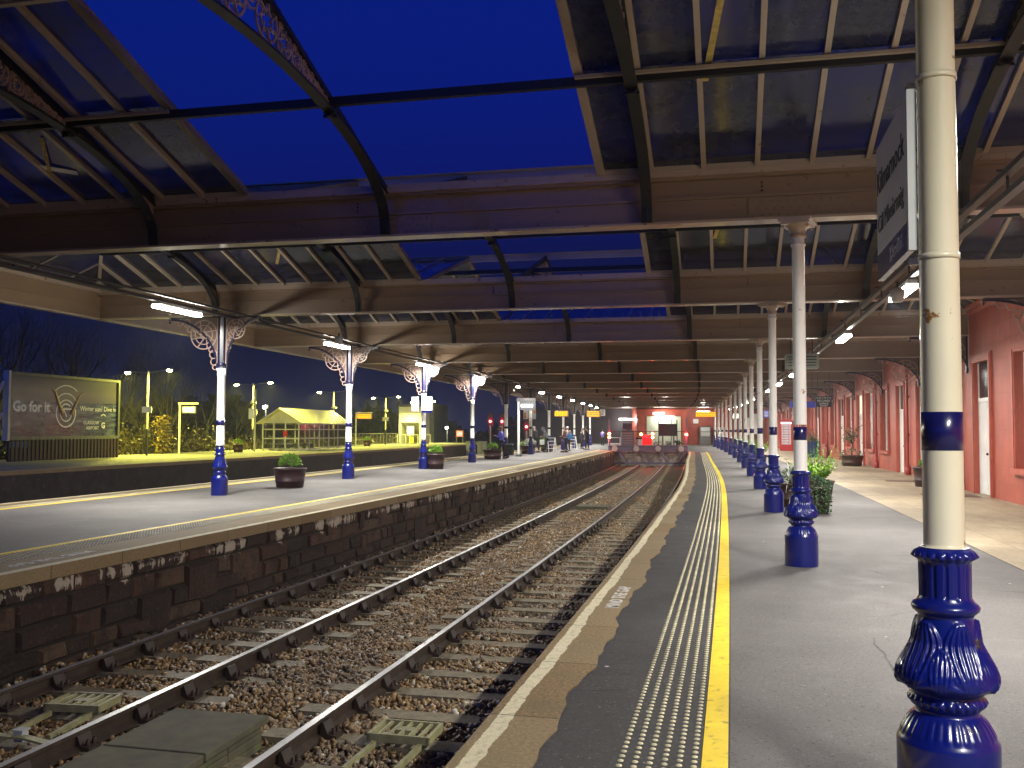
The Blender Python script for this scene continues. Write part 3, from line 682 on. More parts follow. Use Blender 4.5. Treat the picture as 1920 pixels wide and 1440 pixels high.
ld=['first blue and white column on the island platform, left of the planter with green bush','second blue and white island column, left of the yellow-lit shelter end','third island column, with the white station name signs fixed to it','fourth island column, midway between planter and walking woman','fifth island column, directly behind the woman in purple','sixth island column, behind the digital clock sign','seventh island column, behind the hooded person','eighth island column, right of the first amber display','ninth island column from the camera','tenth island column from the camera','eleventh island column from the camera, near the far end']
for k in range(2,13):
    s=S0+SP*k
    t=at('iron_column',ld[k-2],'column',s,-12.2,ZI,'columns along the island platform')
    for nm,me in(('column_base',li_base),('column_shaft',li_sh),('painted_band',li_band),('upper_post',li_up)):
        o=D.objects.new(nm,me);COL.objects.link(o);o.parent=t
    for (me1,me2),r in((bl,math.pi),(br_,0)):
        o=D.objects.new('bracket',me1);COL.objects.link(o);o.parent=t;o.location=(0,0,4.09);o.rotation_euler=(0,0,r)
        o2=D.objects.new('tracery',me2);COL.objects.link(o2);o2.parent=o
# ================================================================ canopy roof
ZG0,ZG1=4.19,4.76
UL,UR=-15.4,5.42
KB=range(-1,13)
roof=thing('glazed_canopy_roof','ridge-and-furrow iron and glass roof on taupe girders covering both platforms, panes missing over the tracks','roof')
def girder(s,k):
    q=MB();ur=uw(s)-.02
    def seg(u0,u1,z0,z1,t,m):
        a=C(s,u0,(z0+z1)/2);b_=C(s,u1,(z0+z1)/2);q.bar(a,b_,t,z1-z0,m)
    seg(UL,ur,ZG0+.03,ZG1-.02,.03,0);seg(UL,ur,ZG0,ZG0+.03,.26,1);seg(UL,ur,ZG1-.02,ZG1+.012,.24,0)
    seg(UL,ur,4.5,4.535,.11,0);seg(UL,ur,ZG0+.031,ZG0+.1,.05,0)
    seg(UL,ur,ZG1+.013,ZG1+.12,.34,1)
    u=UL+1.2
    while u<ur-.5:
        q.bar(C(s,u,4.535),C(s,u,ZG1-.02),.02,.07,2,up=C(s,1,0)-C(s,0,0)) if k<6 else None
        u+=3.47
    if k<6:
        d=(C(s+.1,0)-C(s-.1,0)).normalized();x=(C(s,1)-C(s,0)).normalized()
        for uc in(0,-5.33,-12.2):
            q.obox(C(s,uc,4.36)-d*.022,x*.62,d*.008,Vector((0,0,1))*.125,0)
            if k<4:
                for i in range(12):
                    for r in range(3):
                        p=C(s,uc-.55+i*.1+(.05 if r%2 else 0),4.27+.085*r)-d*.032
                        q.ball(p,.012,6,4,0)
            for r in range(3): q.ball(C(s,uc-.45,4.58+.05*r)-d*.025,.013,6,4,2)
    o=q.build('girder',[M['iron'],M['iron_l'],M['dark']],roof,recalc=False)
for k in range(-1,14): girder(S0+SP*k,k)
# trusses (arched ribs with cast tracery), one shape shared by all
H=SP/2;ZE,ZT=ZG1+.06,6.02
a=MB()
for sg in(-1,1):
    a.bar((0,sg*(H-.08),ZE),(0,0,ZT),.05,.09);
    a.bar((0,sg*(H-.08),ZE-.05),(0,0,ZT-.05),.09,.012)
P=[];n=26
for i in range(n+1):
    th=math.pi*i/n;P.append((0,-(H-.06)*math.cos(th),ZG0+.02+1.2*max(0,math.sin(th))**.85))
for i in range(n): a.bar(P[i],P[i+1],.135,.026);a.bar(Vector(P[i])+Vector((0,0,.03)),Vector(P[i+1])+Vector((0,0,.03)),.02,.06)
for y in(-H/2,H/2): a.ring((0,y,5.27),.07,.02,.1,'y',10);a.bar((-.08,y,5.22),(.08,y,5.22),.03,.03)
me_rib=a.mesh('truss',[M['dark']])
f=MB()
def arcz(y): 
    c=min(1,abs(y)/(H-.06));th=math.acos(c);return ZG0+.02+1.2*max(0,math.sin(th))**.85
def rafz(y): return ZT-(ZT-ZE)*abs(y)/(H-.08)
y=-1.75
import itertools
rr=random.Random(3)
f.ring((0,0,ZT-.24),.13,.022,.018,'x',16);f.ring((0,0,ZT-.24),.06,.02,.018,'x',12)
for sg in(-1,1):
    y=.18
    while y<1.75:
        lo,hi=arcz(y)+.035,rafz(y)-.05;r=max(.02,(hi-lo)/2)
        f.ring((0,sg*(y+r*.6),(lo+hi)/2),r,.034,.018,'x',14)
        if r>.05: 
            f.ring((0,sg*(y+r*.6),(lo+hi)/2),r*.55,.018,.018,'x',10)
            for i in range(7):
                an=i*.898;f.bar((0,sg*(y+r*.6)+.3*r*math.cos(an),(lo+hi)/2+.3*r*math.sin(an)),(0,sg*(y+r*.6)+.95*r*math.cos(an+.6),(lo+hi)/2+.95*r*math.sin(an+.6)),.018,.032,up=(1,0,0))
        f.bar((0,sg*(y+r*1.5),lo),(0,sg*(y+r*1.8),hi),.018,.03,up=(1,0,0));f.bar((0,sg*(y-.02),hi),(0,sg*(y+r*.5),hi-.02),.018,.05,up=(1,0,0))
        y+=r*1.7+.02
    # narrow pale web where the rib meets the girder
    for j in range(8):
        y0=H-.1-j*.2;y1=y0-.2
        lo0,hi0,lo1,hi1=arcz(y0),rafz(y0),arcz(y1),rafz(y1)
        if hi0-lo0>.06 and hi1-lo1>.02: f.add([(-.012,sg*y0,lo0),(-.012,sg*y0,hi0),(-.012,sg*y1,hi1),(-.012,sg*y1,lo1),(.012,sg*y0,lo0),(.012,sg*y0,hi0),(.012,sg*y1,hi1),(.012,sg*y1,lo1)],[(0,1,2,3),(7,6,5,4)])
me_trac=f.mesh('tracery',[M['trac']])
for k in KB:
    s=S0+SP*(k+.5)
    for u in(1.8,-1.86,-5.33,-8.81,-12.3):
        m=sl(s);kap=2*B1
        o=D.objects.new('truss',me_rib);COL.objects.link(o);o.parent=roof;o.location=C(s,u,0);o.rotation_euler=(0,0,rot(s));o.scale=(1,1-u*kap*.9,1)
        c=D.objects.new('tracery',me_trac);COL.objects.link(c);c.parent=o
ZB,ZRD=4.9,6.06   # glazing plane at the furrow and at the ridge
UH0,UH1=-12.55,2.7
def zslope(t): return ZB+(ZRD-ZB)*t      # t 0 furrow .. 1 ridge
def bayglass(k):
    gl=MB();br=MB();pu=MB()
    sa,sm,sb=S0+SP*k,S0+SP*(k+.5),S0+SP*(k+1)
    opening=k in(0,1,2)
    us=[-7.39-.64*i for i in range(13) if -7.39-.64*i>UL+.1][::-1]+([-7.39,-2.43] if opening else [-7.39,-6.76,-6.13,-5.51,-4.88,-4.26,-3.64,-3.02,-2.43])+[-2.43+.64*i for i in range(1,13) if -2.43+.64*i<UR]
    us=[UL]+us+[UR]
    def lim(u):
        if u<UH0: return max(0,(u-UL)/(UH0-UL))
        if u>UH1: return max(0,(UR-u)/(UR-UH1))
        return 1
    for side in(0,1):
        s_at=(lambda t:sa+.16+(sm-sa-.16)*t) if side==0 else (lambda t:sb-.16-(sb-.16-sm)*t)
        for i,(u0,u1) in enumerate(zip(us,us[1:])):
            if opening and abs(u0+7.39)<.01: continue
            if k>=1 and k<4 and RNG.rand()<.0: continue
            t0,t1=lim(u0),lim(u1)
            if t0<.02 and t1<.02: continue
            # panes in two tiers with an overlap step at the purlin
            for ta,tb in((0,.5),(.5,1)):
                a0,a1=min(tb,t0),min(tb,t1)
                if a0<=ta and a1<=ta: continue
                jz=(RNG.rand()-.5)*.006
                p=[C(s_at(ta),u0+.01,zslope(ta)+jz),C(s_at(ta),u1-.01,zslope(ta)+jz),C(s_at(max(ta,a1)),u1-.01,zslope(max(ta,a1))),C(s_at(max(ta,a0)),u0+.01,zslope(max(ta,a0)))]
                gl.add(p,[(0,1,2,3)])
        for u in us[1:-1]:
            t1=lim(u)
            if t1<.05: continue
            wd=.1 if abs(u+7.39)<.01 or abs(u+2.43)<.01 else .06
            hgt=.09 if wd>.05 else .045
            br.bar(C(s_at(0),u,zslope(0)-.015),C(s_at(t1),u,zslope(t1)-.015),wd,hgt)
        br.bar(C(s_at(0),UL,ZB-.03),C(s_at(0),-7.36,ZB-.03),.05,.07);br.bar(C(s_at(0),-2.46,ZB-.03),C(s_at(0),UR,ZB-.03),.05,.07)
        if not opening: br.bar(C(s_at(0),-7.36,ZB-.03),C(s_at(0),-2.46,ZB-.03),.05,.07)
        # purlin with a pale ledge
        tp=.5;z=zslope(tp)-.11
        ul=UL+.5*(UH0-UL);ur=UR-.5*(UR-UH1)
        pu.bar(C(s_at(tp),ul,z),C(s_at(tp),ur,z),.07,.1,1);
        sg=-1 if side==0 else 1
        for a_,b_ in((ul,-7.36),(-2.46,ur)): pu.bar(C(s_at(tp+.02*1),a_,z+.03),C(s_at(tp+.02),b_,z+.02),.05,.035,0)
        # hip rafters
        for uc,uh in((UL,UH0),(UR,UH1)):
            br.bar(C(sa+.1 if side==0 else sb-.1,uc,ZB),C(sm,uh,ZRD-.03),.07,.09)
    # hip ends (glass)
    for uc,uh in((UL,UH0),(UR,UH1)):
        n=6
        for i in range(n):
            y0=-1+2*i/n;y1=-1+2*(i+1)/n
            def P(y): 
                s_=sm+y*(H-.16);t=1-abs(y);return C(s_,uc,ZB),C(sm+y*(H-.16),uc+(uh-uc)*t,zslope(t))
            a0,b0=P(y0);a1,b1=P(y1)
            gl.add([a0,a1,b1,b0],[(0,1,2,3)]);
            if i>0: br.bar(a0,b0,.03,.045)
        br.bar(C(sa,uc,ZB-.02),C(sb,uc,ZB-.02),.06,.08)
    pu.bar(C(sm,UH0,ZRD-.03),C(sm,UH1,ZRD-.03),.07,.14,0);pu.bar(C(sm,UH0,ZRD+.05),C(sm,UH1,ZRD+.05),.2,.02,0)
    if k>2:
        pass
    gl.build('roof_panes',[M['roofglass']],roof,recalc=False);br.build('glazing_bars',[M['bar']],roof,recalc=False);pu.build('purlins',[M['bar'],M['dark']],roof,recalc=False)
for k in KB: bayglass(k)
# scraps of tape and old paint stuck to the panes
def scrap(k,u,t,w,L,ang,mat,z=-.03):
    s=S0+SP*(k+1)-.16-(H-.16)*t
    p=C(s,u,zslope(t)+z);sl_=(ZRD-ZB)/(H-.16)
    d=Vector((math.cos(ang),math.sin(ang),-math.sin(ang)*sl_)).normalized();e=Vector((-math.sin(ang),math.cos(ang),-math.cos(ang)*sl_)).normalized()
    q=MB();q.obox(p,d*L/2,e*w/2,d.cross(e)*.003);o=q.build('tape_strip',[mat],roof)
M['ytape']=paint('yellow_tape',(.5,.38,.1),.6,var=.4,scale=12)
for k,u,t,w,L,an,mt in((0,-9.75,.22,.1,.5,.3,M['whitep']),(0,-9.7,.3,.05,.9,1.9,M['ytape']),(1,-10.1,.35,.06,.8,1.9,M['ytape']),(1,-10.0,.6,.12,.3,1.0,M['whitep']),(2,-6.95,.25,.13,.6,1.75,M['ytape']),(3,-6.6,.25,.13,.6,1.75,M['ytape']),(0,-1.0,.6,.07,1.3,1.5,M['ytape']),(1,-1.0,.5,.07,1.2,1.5,M['ytape'])): scrap(k,u,t,w,L,an,mt)
# edge girder on the outer (left) side
q=MB()
for s0_,s1_ in zip(frange(-3.6,94,SP/2),frange(-3.6,94,SP/2)[1:]):
    for z0_,z1_,w,m in((ZG0+.03,ZG1+.05,.03,0),(ZG0,ZG0+.03,.2,1),(ZG1+.05,ZG1+.12,.3,1),(4.5,4.53,.1,0)): q.bar(C(s0_,UL-.02,(z0_+z1_)/2),C(s1_,UL-.02,(z0_+z1_)/2),w,z1_-z0_,m)
q.build('edge_girder',[M['iron'],M['iron_l']],roof,recalc=False)
# solid end of the roof over the concourse
q=MB();q.cbox(S0+SP*13,125,-15.4,9,4.2,4.35,step=5);q.build('concourse_ceiling',M['iron'],roof)
# ================================================================ red station building
M['blind']=paint('drawn_white_blind',(.5,.5,.5),.3,var=.3,scale=1.2)
bld=thing('station_building','long red-painted stone station building with tall white doors and windows, along the right-hand platform','building')
WH=4.72
ops=[('w',12.2,13.8),('d',16.6,18.1),('w',20.4,22.15),('d',24.25,25.75),('w',29.2,30.8),('d',33.1,34.45),('d',37.0,38.35),('w',40.3,41.85),('w',43.7,45.5),('l',46.5,48.1),('w',49.7,51.5),('d',52.5,54.3),('w',55.9,57.6),('w',60.0,61.4),('d',63.0,64.6),('w',67.4,69.0),('w',70.8,72.3),('d',74.2,75.6),('d',80.6,82.2),('w',84.2,85.8),('w',87.6,89.2),('d',91.0,92.6),('w',95.6,97.2),('w',99.6,101.2)]
q=MB()
def wpanel(s0,s1,z0_,z1_,d0=0):
    ss=frange(s0,s1,1.5)
    for a,b_ in zip(ss,ss[1:]):
        p=[C(a,uw(a)+d0,z0_),C(b_,uw(b_)+d0,z0_),C(b_,uw(b_)+d0,z1_),C(a,uw(a)+d0,z1_)]
        q.add(p,[(0,1,2,3)],0,[[(a,z0_),(b_,z0_),(b_,z1_),(a,z1_)]])
DOORH,SILL=3.4,.8
last=-6
for ty,a,b_ in ops:
    wpanel(last,a,-.05,WH); zb=-.05 if ty!='w' else SILL
    wpanel(a,b_,DOORH,WH)
    if ty=='w': wpanel(a,b_,-.05,SILL)
    for s in(a,b_):
        p=[C(s,uw(s),zb),C(s,uw(s)+.42,zb),C(s,uw(s)+.42,DOORH),C(s,uw(s),DOORH)]
        q.add(p,[(0,1,2,3)],0,[[(0,zb),(.42,zb),(.42,DOORH),(0,DOORH)]])
    for z in((DOORH,) if ty!='w' else (SILL,DOORH)):
        p=[C(a,uw(a),z),C(b_,uw(b_),z),C(b_,uw(b_)+.42,z),C(a,uw(a)+.42,z)]
        q.add(p,[(0,1,2,3)],0,[[(a,0),(b_,0),(b_,.4),(a,.4)]])
    last=b_
wpanel(last,108,-.05,WH)
q.build('wall',[M['red']],bld,recalc=False)
q=MB();q.sweep([(.42,-.1),(.5,-.1),(.5,5.6),(.42,5.6)],frange(-6,108,3),uoff=uw);q.build('back_wall',[M['redtrim']],bld)
q=MB();q.sweep([(.0,WH),(-.1,WH+.05),(-.1,WH+.12),(-.16,WH+.16),(-.16,WH+.22),(.4,WH+.22),(.4,WH)],frange(-6,108,1.5),uoff=uw);q.build('cornice',[M['redtrim']],bld,recalc=False)
q=MB();q.sweep([(-.03,0),(-.03,.34),(0,.37),(.02,.37),(.02,0)],frange(-6,12,1.5),uoff=uw)
def bx(mb,s0,s1,d0,d1,z0_,z1_,m=0): # box along wall
    u0=uw((s0+s1)/2); mb.sweep([(u0+d0,z0_),(u0+d1,z0_),(u0+d1,z1_),(u0+d0,z1_)],[s0,s1],m)
for ty,a,b_ in ops:
    if b_>75 and ty=='w' and False: continue
    tr=MB();T=.2
    zb=0 if ty!='w' else SILL
    bx(tr,a-T,a-.002,-.055,.0,zb,DOORH+T);bx(tr,b_+.002,b_+T,-.055,.0,zb,DOORH+T);bx(tr,a-.0021,b_+.0021,-.055,.0,DOORH+.002,DOORH+T)
    bx(tr,a-T+.05,a-.06,-.075,-.056,zb,DOORH+T-.05);bx(tr,b_+.06,b_+T-.05,-.075,-.056,zb,DOORH+T-.05);bx(tr,a-.05,b_+.05,-.075,-.056,DOORH+.06,DOORH+T-.05)
    if ty=='w':
        par=tr.build('window',[M['redtrim']],bld)
        si=MB();bx(si,a-T-.04,b_+T+.04,-.11,.05,SILL-.13,SILL-.003);si.build('sill',[M['redtrim']],par)
        fr=MB();F0,F1=.15,.21
        for x0_,x1_ in((a,a+.07),(b_-.07,b_)): bx(fr,x0_,x1_,F0,F1,SILL+.003,DOORH)
        mid=(SILL+DOORH)/2
        for z_ in((SILL+.004),mid-.035,DOORH-.075): bx(fr,a+.071,b_-.071,F0-.004,F1,z_,z_+.07)
        bx(fr,(a+b_)/2-.02,(a+b_)/2+.02,F0+.004,F1-.01,SILL+.1,DOORH-.1)
        fr.build('frame',[M['whitep']],par)
        gl=MB();bx(gl,a+.05,b_-.05,F0+.025,F0+.035,SILL+.05,DOORH-.03);gl.build('pane',[M['blind']],par)
    else:
        par=tr.build('door',[M['redtrim']],bld)
        lf=MB();F0=.09
        bx(lf,a,a+.09,F0-.03,F0+.06,0,DOORH);bx(lf,b_-.09,b_,F0-.03,F0+.06,0,DOORH);bx(lf,a+.091,b_-.091,F0-.028,F0+.06,2.38,2.48)
        bx(lf,a+.091,b_-.091,F0+.01,F0+.05,.02,2.379)
        n=(a+b_)/2
        for c0,c1 in((a+.2,n-.08),(n+.08,b_-.2)):
            for z0_,z1_ in((.3,1.0),(1.2,2.2)): bx(lf,c0,c1,F0-.008,F0+.011,z0_,z1_)
        bx(lf,n-.015,n+.015,F0-.012,F0+.012,.02,2.38)
        lf.build('leaf',[M['whitep']],par)
        gl=MB();bx(gl,a+.08,b_-.08,F0+.0,F0+.012,2.48,DOORH-.02);gl.build('fanlight',[M['litwin'] if ty=='l' else M['winglass']],par)
        hd=MB();hd.ball(C(n-.1,uw(n)+F0-.04,1.05),.035,8,6);hd.build('handle',[M['dark']],par)
    
for s in(27.3,36.1,42.75,58.8,65.9,79.4,94.1):
    d=MB();u=uw(s)-.09;d.tube([C(s,u,.28),C(s,u,4.5)],.055,10);
    for z in(.3,1.5,2.9,4.2): d.tube([C(s,u,z-.05),C(s,u,z+.05)],.075,10);d.bar(C(s,u,z),C(s,uw(s),z),.16,.04)
    d.lathe([(.06,0),(.1,.03),(.1,.25),(.06,.3)],10,C(s,u,0));d.build('drainpipe',[M['redpipe']],bld)
# wall brackets of the roof
wb=bracket(1.45,.95,.0,M['navyd'],M['trac'])
for k in range(0,13):
    s=S0+SP*k
    o=D.objects.new('wall_bracket',wb[0]);COL.objects.link(o);o.parent=roof;o.location=C(s,uw(s)-.05,ZG0-.01);o.rotation_euler=(0,0,rot(s)+math.pi)
    c=D.objects.new('tracery',wb[1]);COL.objects.link(c);c.parent=o
    q=MB();q.box(-.0,.05,-.06,.06,-1.0,0);c=q.build('wall_plate',[M['navyd']],o)
# ---------------- end building across the concourse
eb=thing('station_office_block','salmon-red block with a cornice and pale green kiosk front beyond the buffer beam','building')
q=MB()
def face(mb,x0,x1,z0_,z1_,y,m=0): mb.add([(x0,y,z0_),(x1,y,z0_),(x1,y,z1_),(x0,y,z1_)],[(0,1,2,3)],m,[[(x0,z0_),(x1,z0_),(x1,z1_),(x0,z1_)]])
face(q,14.3,20.0,0,4.1,107.4);face(q,20.0,30,0,4.3,108.4);q.add([(14.3,107.4,0),(14.3,114,0),(14.3,114,4.3),(14.3,107.4,4.3)],[(0,1,2,3)],0,[[(0,0),(6,0),(6,4),(0,4)]]);q.add([(20,107.4,0),(20,108.4,0),(20,108.4,4.3),(20,107.4,4.3)],[(0,1,2,3)],0,[[(0,0),(1,0),(1,4),(0,4)]])
q.build('wall',[M['red']],eb,recalc=False)
q=MB()
for d_,z_ in((.08,3.78),(.16,3.88),(.28,4.0)): q.box(14.3-d_,20.05+d_*.3,107.4-d_,107.5,z_,z_+.1)
q.box(14.22,14.85,107.32,107.4,3.0,3.15);q.box(14.4,14.7,107.35,107.4,.2,2.9);q.box(19.45,19.95,107.3,107.4,3.0,3.12);q.box(19.5,19.9,107.35,107.4,.2,2.95)
q.build('cornice',[M['redtrim']],eb)
M['kiosk']=paint('pale_green_panel',(.5,.55,.42),.5,var=.06)
q=MB();q.box(15.4,19.3,107.32,107.41,.0,3.25);q.build('kiosk_front',[M['kiosk']],eb)
q=MB();q.box(18.16,18.24,107.28,107.32,0,3.2);q.build('mullion',[M['dgrey']],eb)
def flatsign(nm,lab,cat,x0,x1,y,z0_,z1_,mt,txt=None,tm=None,ts=.2,group=None,tz=None):
    t=thing(nm,lab,cat,((x0+x1)/2,y,(z0_+z1_)/2),0,group)
    q=MB();q.box(-(x1-x0)/2,(x1-x0)/2,-.03,.03,-(z1_-z0_)/2,(z1_-z0_)/2);q.build('panel',[mt],t,bevel=.01)
    if txt: text(txt,'lettering',t,tm or M['black'],(0,-.033,tz or 0),ts,(1,0,0),(0,0,1),.003)
    return t
M['blackp']=paint('black_lettering',(.01,.01,.012),.5,var=.1)
flatsign('wall_sign','small white name sign high on the red block above the kiosk','sign',16.05,17.45,107.3,3.47,3.75,M['whitep'],'Kilmarnock',M['blackp'],.2)
flatsign('wall_sign','square white notice on the red wall left of the grey ticket machine','sign',20.9,21.5,108.3,2.45,2.95,M['whitep'])
flatsign('platform_number_sign','white sign with a black number 2 hanging beyond the second amber display','sign',7.5,7.95,80,2.85,3.4,M['whitep'],'2',M['blackp'],.5)
t=thing('ticket_machine','tall grey ticket machine with pale screens beside the far red wall','machine',(22.1,107.6,0));q=MB();q.box(-.62,.62,-.3,.3,0,.6);q.box(-.6,.6,-.28,.3,.6,2.1);q.build('cabinet',[M['grey']],t,bevel=.02);q=MB();q.box(-.5,.5,-.3,-.285,1.0,1.45);q.box(-.5,.5,-.3,-.285,1.55,2.0);q.build('screen',[M['offw']],t)
q=MB();q.box(-.7,.7,-.34,.34,2.1,2.16);q.build('hood',[M['dgrey']],t)
t=thing('strip_light','white strip light over the kiosk front at the far end','lamp',(17.35,106.9,3.2));q=MB();q.box(-1.1,1.1,-.05,.05,-.05,.05);q.build('diffuser',[M['strip']],t)
t=thing('strip_light','white strip light against the dark wall left of the red block','lamp',(13.4,110.5,2.95));q=MB();q.box(-.8,.8,-.05,.05,-.08,.08);q.build('diffuser',[M['strip']],t)
sc=thing('dark_end_wall','dark purple-grey wall closing the far end of the platforms left of the red block','wall',(0,0,0));q=MB();q.box(1.5,14.3,112,112.3,0,4.4);M['purp']=paint('dark_plum_paint',(.04,.032,.045),.6,var=.2,scale=.5);q.build('wall',[M['purp']],sc)
for x_,y_,z_ in((17.35,106.3,3.0),(13.4,109.9,2.8),(21.5,105.5,3.6)):  # point lights added to brighten the dim end block
    l=D.lights.new('lamp_light','POINT');l.energy=55;l.color=(1,.95,.85);l.shadow_soft_size=.3;o=D.objects.new('lamp_light',l);COL.objects.link(o);o.location=(x_,y_,z_)
t=thing('strip_light','added strip light under the ceiling by the grey ticket machine','lamp',(21.5,105.5,3.75));q=MB();q.box(-.7,.7,-.05,.05,-.05,.05);q.build('diffuser',[M['strip']],t);q=MB();q.tube([(-.5,0,.05),(-.5,0,.42)],.012,6);q.tube([(.5,0,.05),(.5,0,.42)],.012,6);q.build('hanger',[M['dark']],t)  # fitting added for the extra light on the far red wall
# poster panels etc seen between far columns
for x0_,x1_,y,z0_,z1_,lb in((24.3,25.5,104,.9,2.0,'white poster board low between the far columns'),(25.9,26.6,98,1.2,3.0,'tall white poster case near the far end of the red building'),(25.3,26.0,92,1.3,3.3,'second tall white poster case nearer along the red building'),(24.2,24.8,96,2.9,3.4,'small white hanging notice among the far columns')):
    flatsign('poster_case',lb,'poster case',x0_-1.6,x1_-1.6,y,z0_,z1_,M['whitep'])
# ================================================================ buffer stop
bs=thing('buffer_stop','slate-blue buffer beam with four round buffers and red lamps across the end of the tracks','buffer stop',(10.2,70.5,0),-.03)
q=MB();q.box(-2.97,2.97,-.12,.12,.06,.48);q.box(-2.97,2.97,-.16,.16,.44,.5);q.box(-2.97,2.97,-.16,.16,.04,.09);q.build('beam',[M['slate']],bs,bevel=.01)
for x in(-2.5,-.9,.72,2.42):
    q=MB();q.tube([(x,-.3,.26),(x,-.36,.26)],.21,20);q.tube([(x,-.12,.26),(x,-.3,.26)],.09,12);q.build('buffer',[paint('pale_buffer_face',(.4,.36,.33),.6,var=.3,scale=9)] if x<-2 else [D.materials['pale_buffer_face']],bs)
for x,h in((-2.88,2.5),(2.87,2.55)):
    q=MB();q.box(x-.055,x+.055,-.05,.05,.5,h);q.build('post',[M['slate']],bs)
q=MB();q.bar((-2.88,0,1.55),(2.87,0,1.55),.05,.05);q.build('rail',[M['dark']],bs)
lampmat=M['redpost']
for x,z in((-2.88,1.36),(-2.88,1.1),(-.5,1.33),(.35,1.36),(.35,1.1),(2.87,1.33)):
    q=MB();q.box(x-.13,x+.13,-.02,.1,z-.13,z+.13);h=q.build('lamp_housing',[M['dark']],bs)
    q=MB();q.lathe([(.001,.05),(.07,.035),(.1,0)],16);l=q.build('red_lens',[lampmat],h);l.rotation_euler=(math.pi/2,0,0);l.location=(x,-.03,z)
q=MB();q.box(-.42,.3,.0,.06,.55,1.28);q.build('warning_board',[paint('red_board',(.5,.01,.02),.5,var=.1)],bs)
q=MB()
for x0_,x1_ in((-2.2,-1.6),(-.5,.2),(.9,1.5),(2.8,2.2)): q.bar((x0_,-.1,.05),(x1_,-.45,-.85),.14,.14)
q.bar((-2.8,-.5,-.82),(2.8,-.5,-.8),.12,.14);q.build('raking_strut',[M['slate']],bs)
t=thing('end_wall','pale crumbling stone wall with rubble under the buffer beam','wall',(10.2,70.95,0),-.03)
q=MB()
for r in range(4):
    x=-2.95
    while x<2.9:
        L=.4+.5*RNG.rand();x1=min(2.95,x+L);q.box(x+.01,x1-.01,-.02-.05*RNG.rand(),.3,-1.1+.28*r+.01,-.83+.28*r);x=x1
q.build('stones',[paint('pale_weathered_stone',(.5,.42,.36),.85,var=.6,scale=3,bst=.9,bs=9,dirt=(.07,.045,.035))],t,bevel=.02)
def lamplight(par,c,W,sx,sy,col,loc=(0,0,-.072),spread=math.pi,rx=0):
    l=D.lights.new('lamp_light','AREA');l.shape='RECTANGLE';l.size=sx;l.size_y=sy;l.energy=W;l.color=col;l.spread=spread
    o=D.objects.new('lamp_light',l);COL.objects.link(o);o.parent=par;o.location=loc;o.rotation_euler=(rx,0,0);return o
for x in(-2.88,-.1,2.87):
    l=D.lights.new('lamp_light','POINT');l.energy=26;l.color=(1,.03,.04);l.shadow_soft_size=.1
    o=D.objects.new('lamp_light',l);COL.objects.link(o);o.parent=bs;o.location=(x,-.4,1.25)
# things standing on the concourse behind the beam
t=thing('vending_cabinet','dark slatted cabinet with a screen on top behind the left of the buffer beam','cabinet',(9.0,73.3,0));q=MB();q.box(-.48,.48,-.3,.3,0,1.62);q.build('body',[M['slate']],t,bevel=.02)
q=MB()
for i in range(6): q.box(-.42,.42,-.33,-.3,.4+.19*i,.5+.19*i)
q.build('slats',[M['grey']],t);q=MB();q.box(-.36,.36,-.1,.1,1.7,2.18);q.box(-.05,.05,-.05,.05,1.62,1.7);q.build('screen',[M['navyd']],t)
t=thing('litter_bin','pale grey litter bin with a black rim behind the buffer beam','bin',(9.95,73.5,0));q=MB();q.lathe([(.24,0),(.27,.95)],16,caps=True);q.build('body',[M['offw']],t);q=MB();q.lathe([(.28,.95),(.28,1.02),(.2,1.05)],16,caps=True);q.build('rim',[M['black']],t)
t=thing('black_board','black hoarding board held between two posts behind the right of the buffer beam','board',(12.05,72.6,0));q=MB();q.box(-.68,.68,-.04,.04,1.2,2.15);q.build('panel',[M['dark']],t)
q=MB();q.box(-.74,-.68,-.04,.04,0,2.45);q.box(.68,.74,-.04,.04,0,2.45);q.build('post',[M['dark']],t)
q=MB();q.box(-.45,-.35,-.06,.06,0,1.2);q.box(.4,.5,-.06,.06,0,1.2);q.build('leg',[M['slate']],t)
for x,y,lab,mt in((11.35,73.4,'small heap of pale flowers and a red figure beside the black board','white'),(12.3,73.8,'clutter of white bags under the black board','whitep'),(13.0,73.6,'dark rounded planter at the right end of the buffer beam','tub')):
    t=thing('planter',lab,'planter',(x,y,0),0);q=MB();q.lathe([(.25,0),(.34,.45),(.31,.45)],14);q.build('tub',[M['tub']],t)
    q=MB()
    for i in range(26): q.ball((RNG.uniform(-.3,.3),RNG.uniform(-.3,.3),.5+RNG.uniform(0,.3)),.06+.03*RNG.rand(),5,4)
    q.build('flowers',[M['leafs'] if mt!='tub' else M['leafd']],t)
t=thing('metal_barrier','white tubular barrier at the left end of the buffer beam','barrier',(8.0,73.0,0));q=MB()
for z in(.1,.6,1.05): q.tube([(-.5,0,z),(.4,0,z)],.025,8)
for x in(-.5,.4): q.tube([(x,0,0),(x,0,1.05)],.025,8)
q.build('frame',[M['whitep']],t)
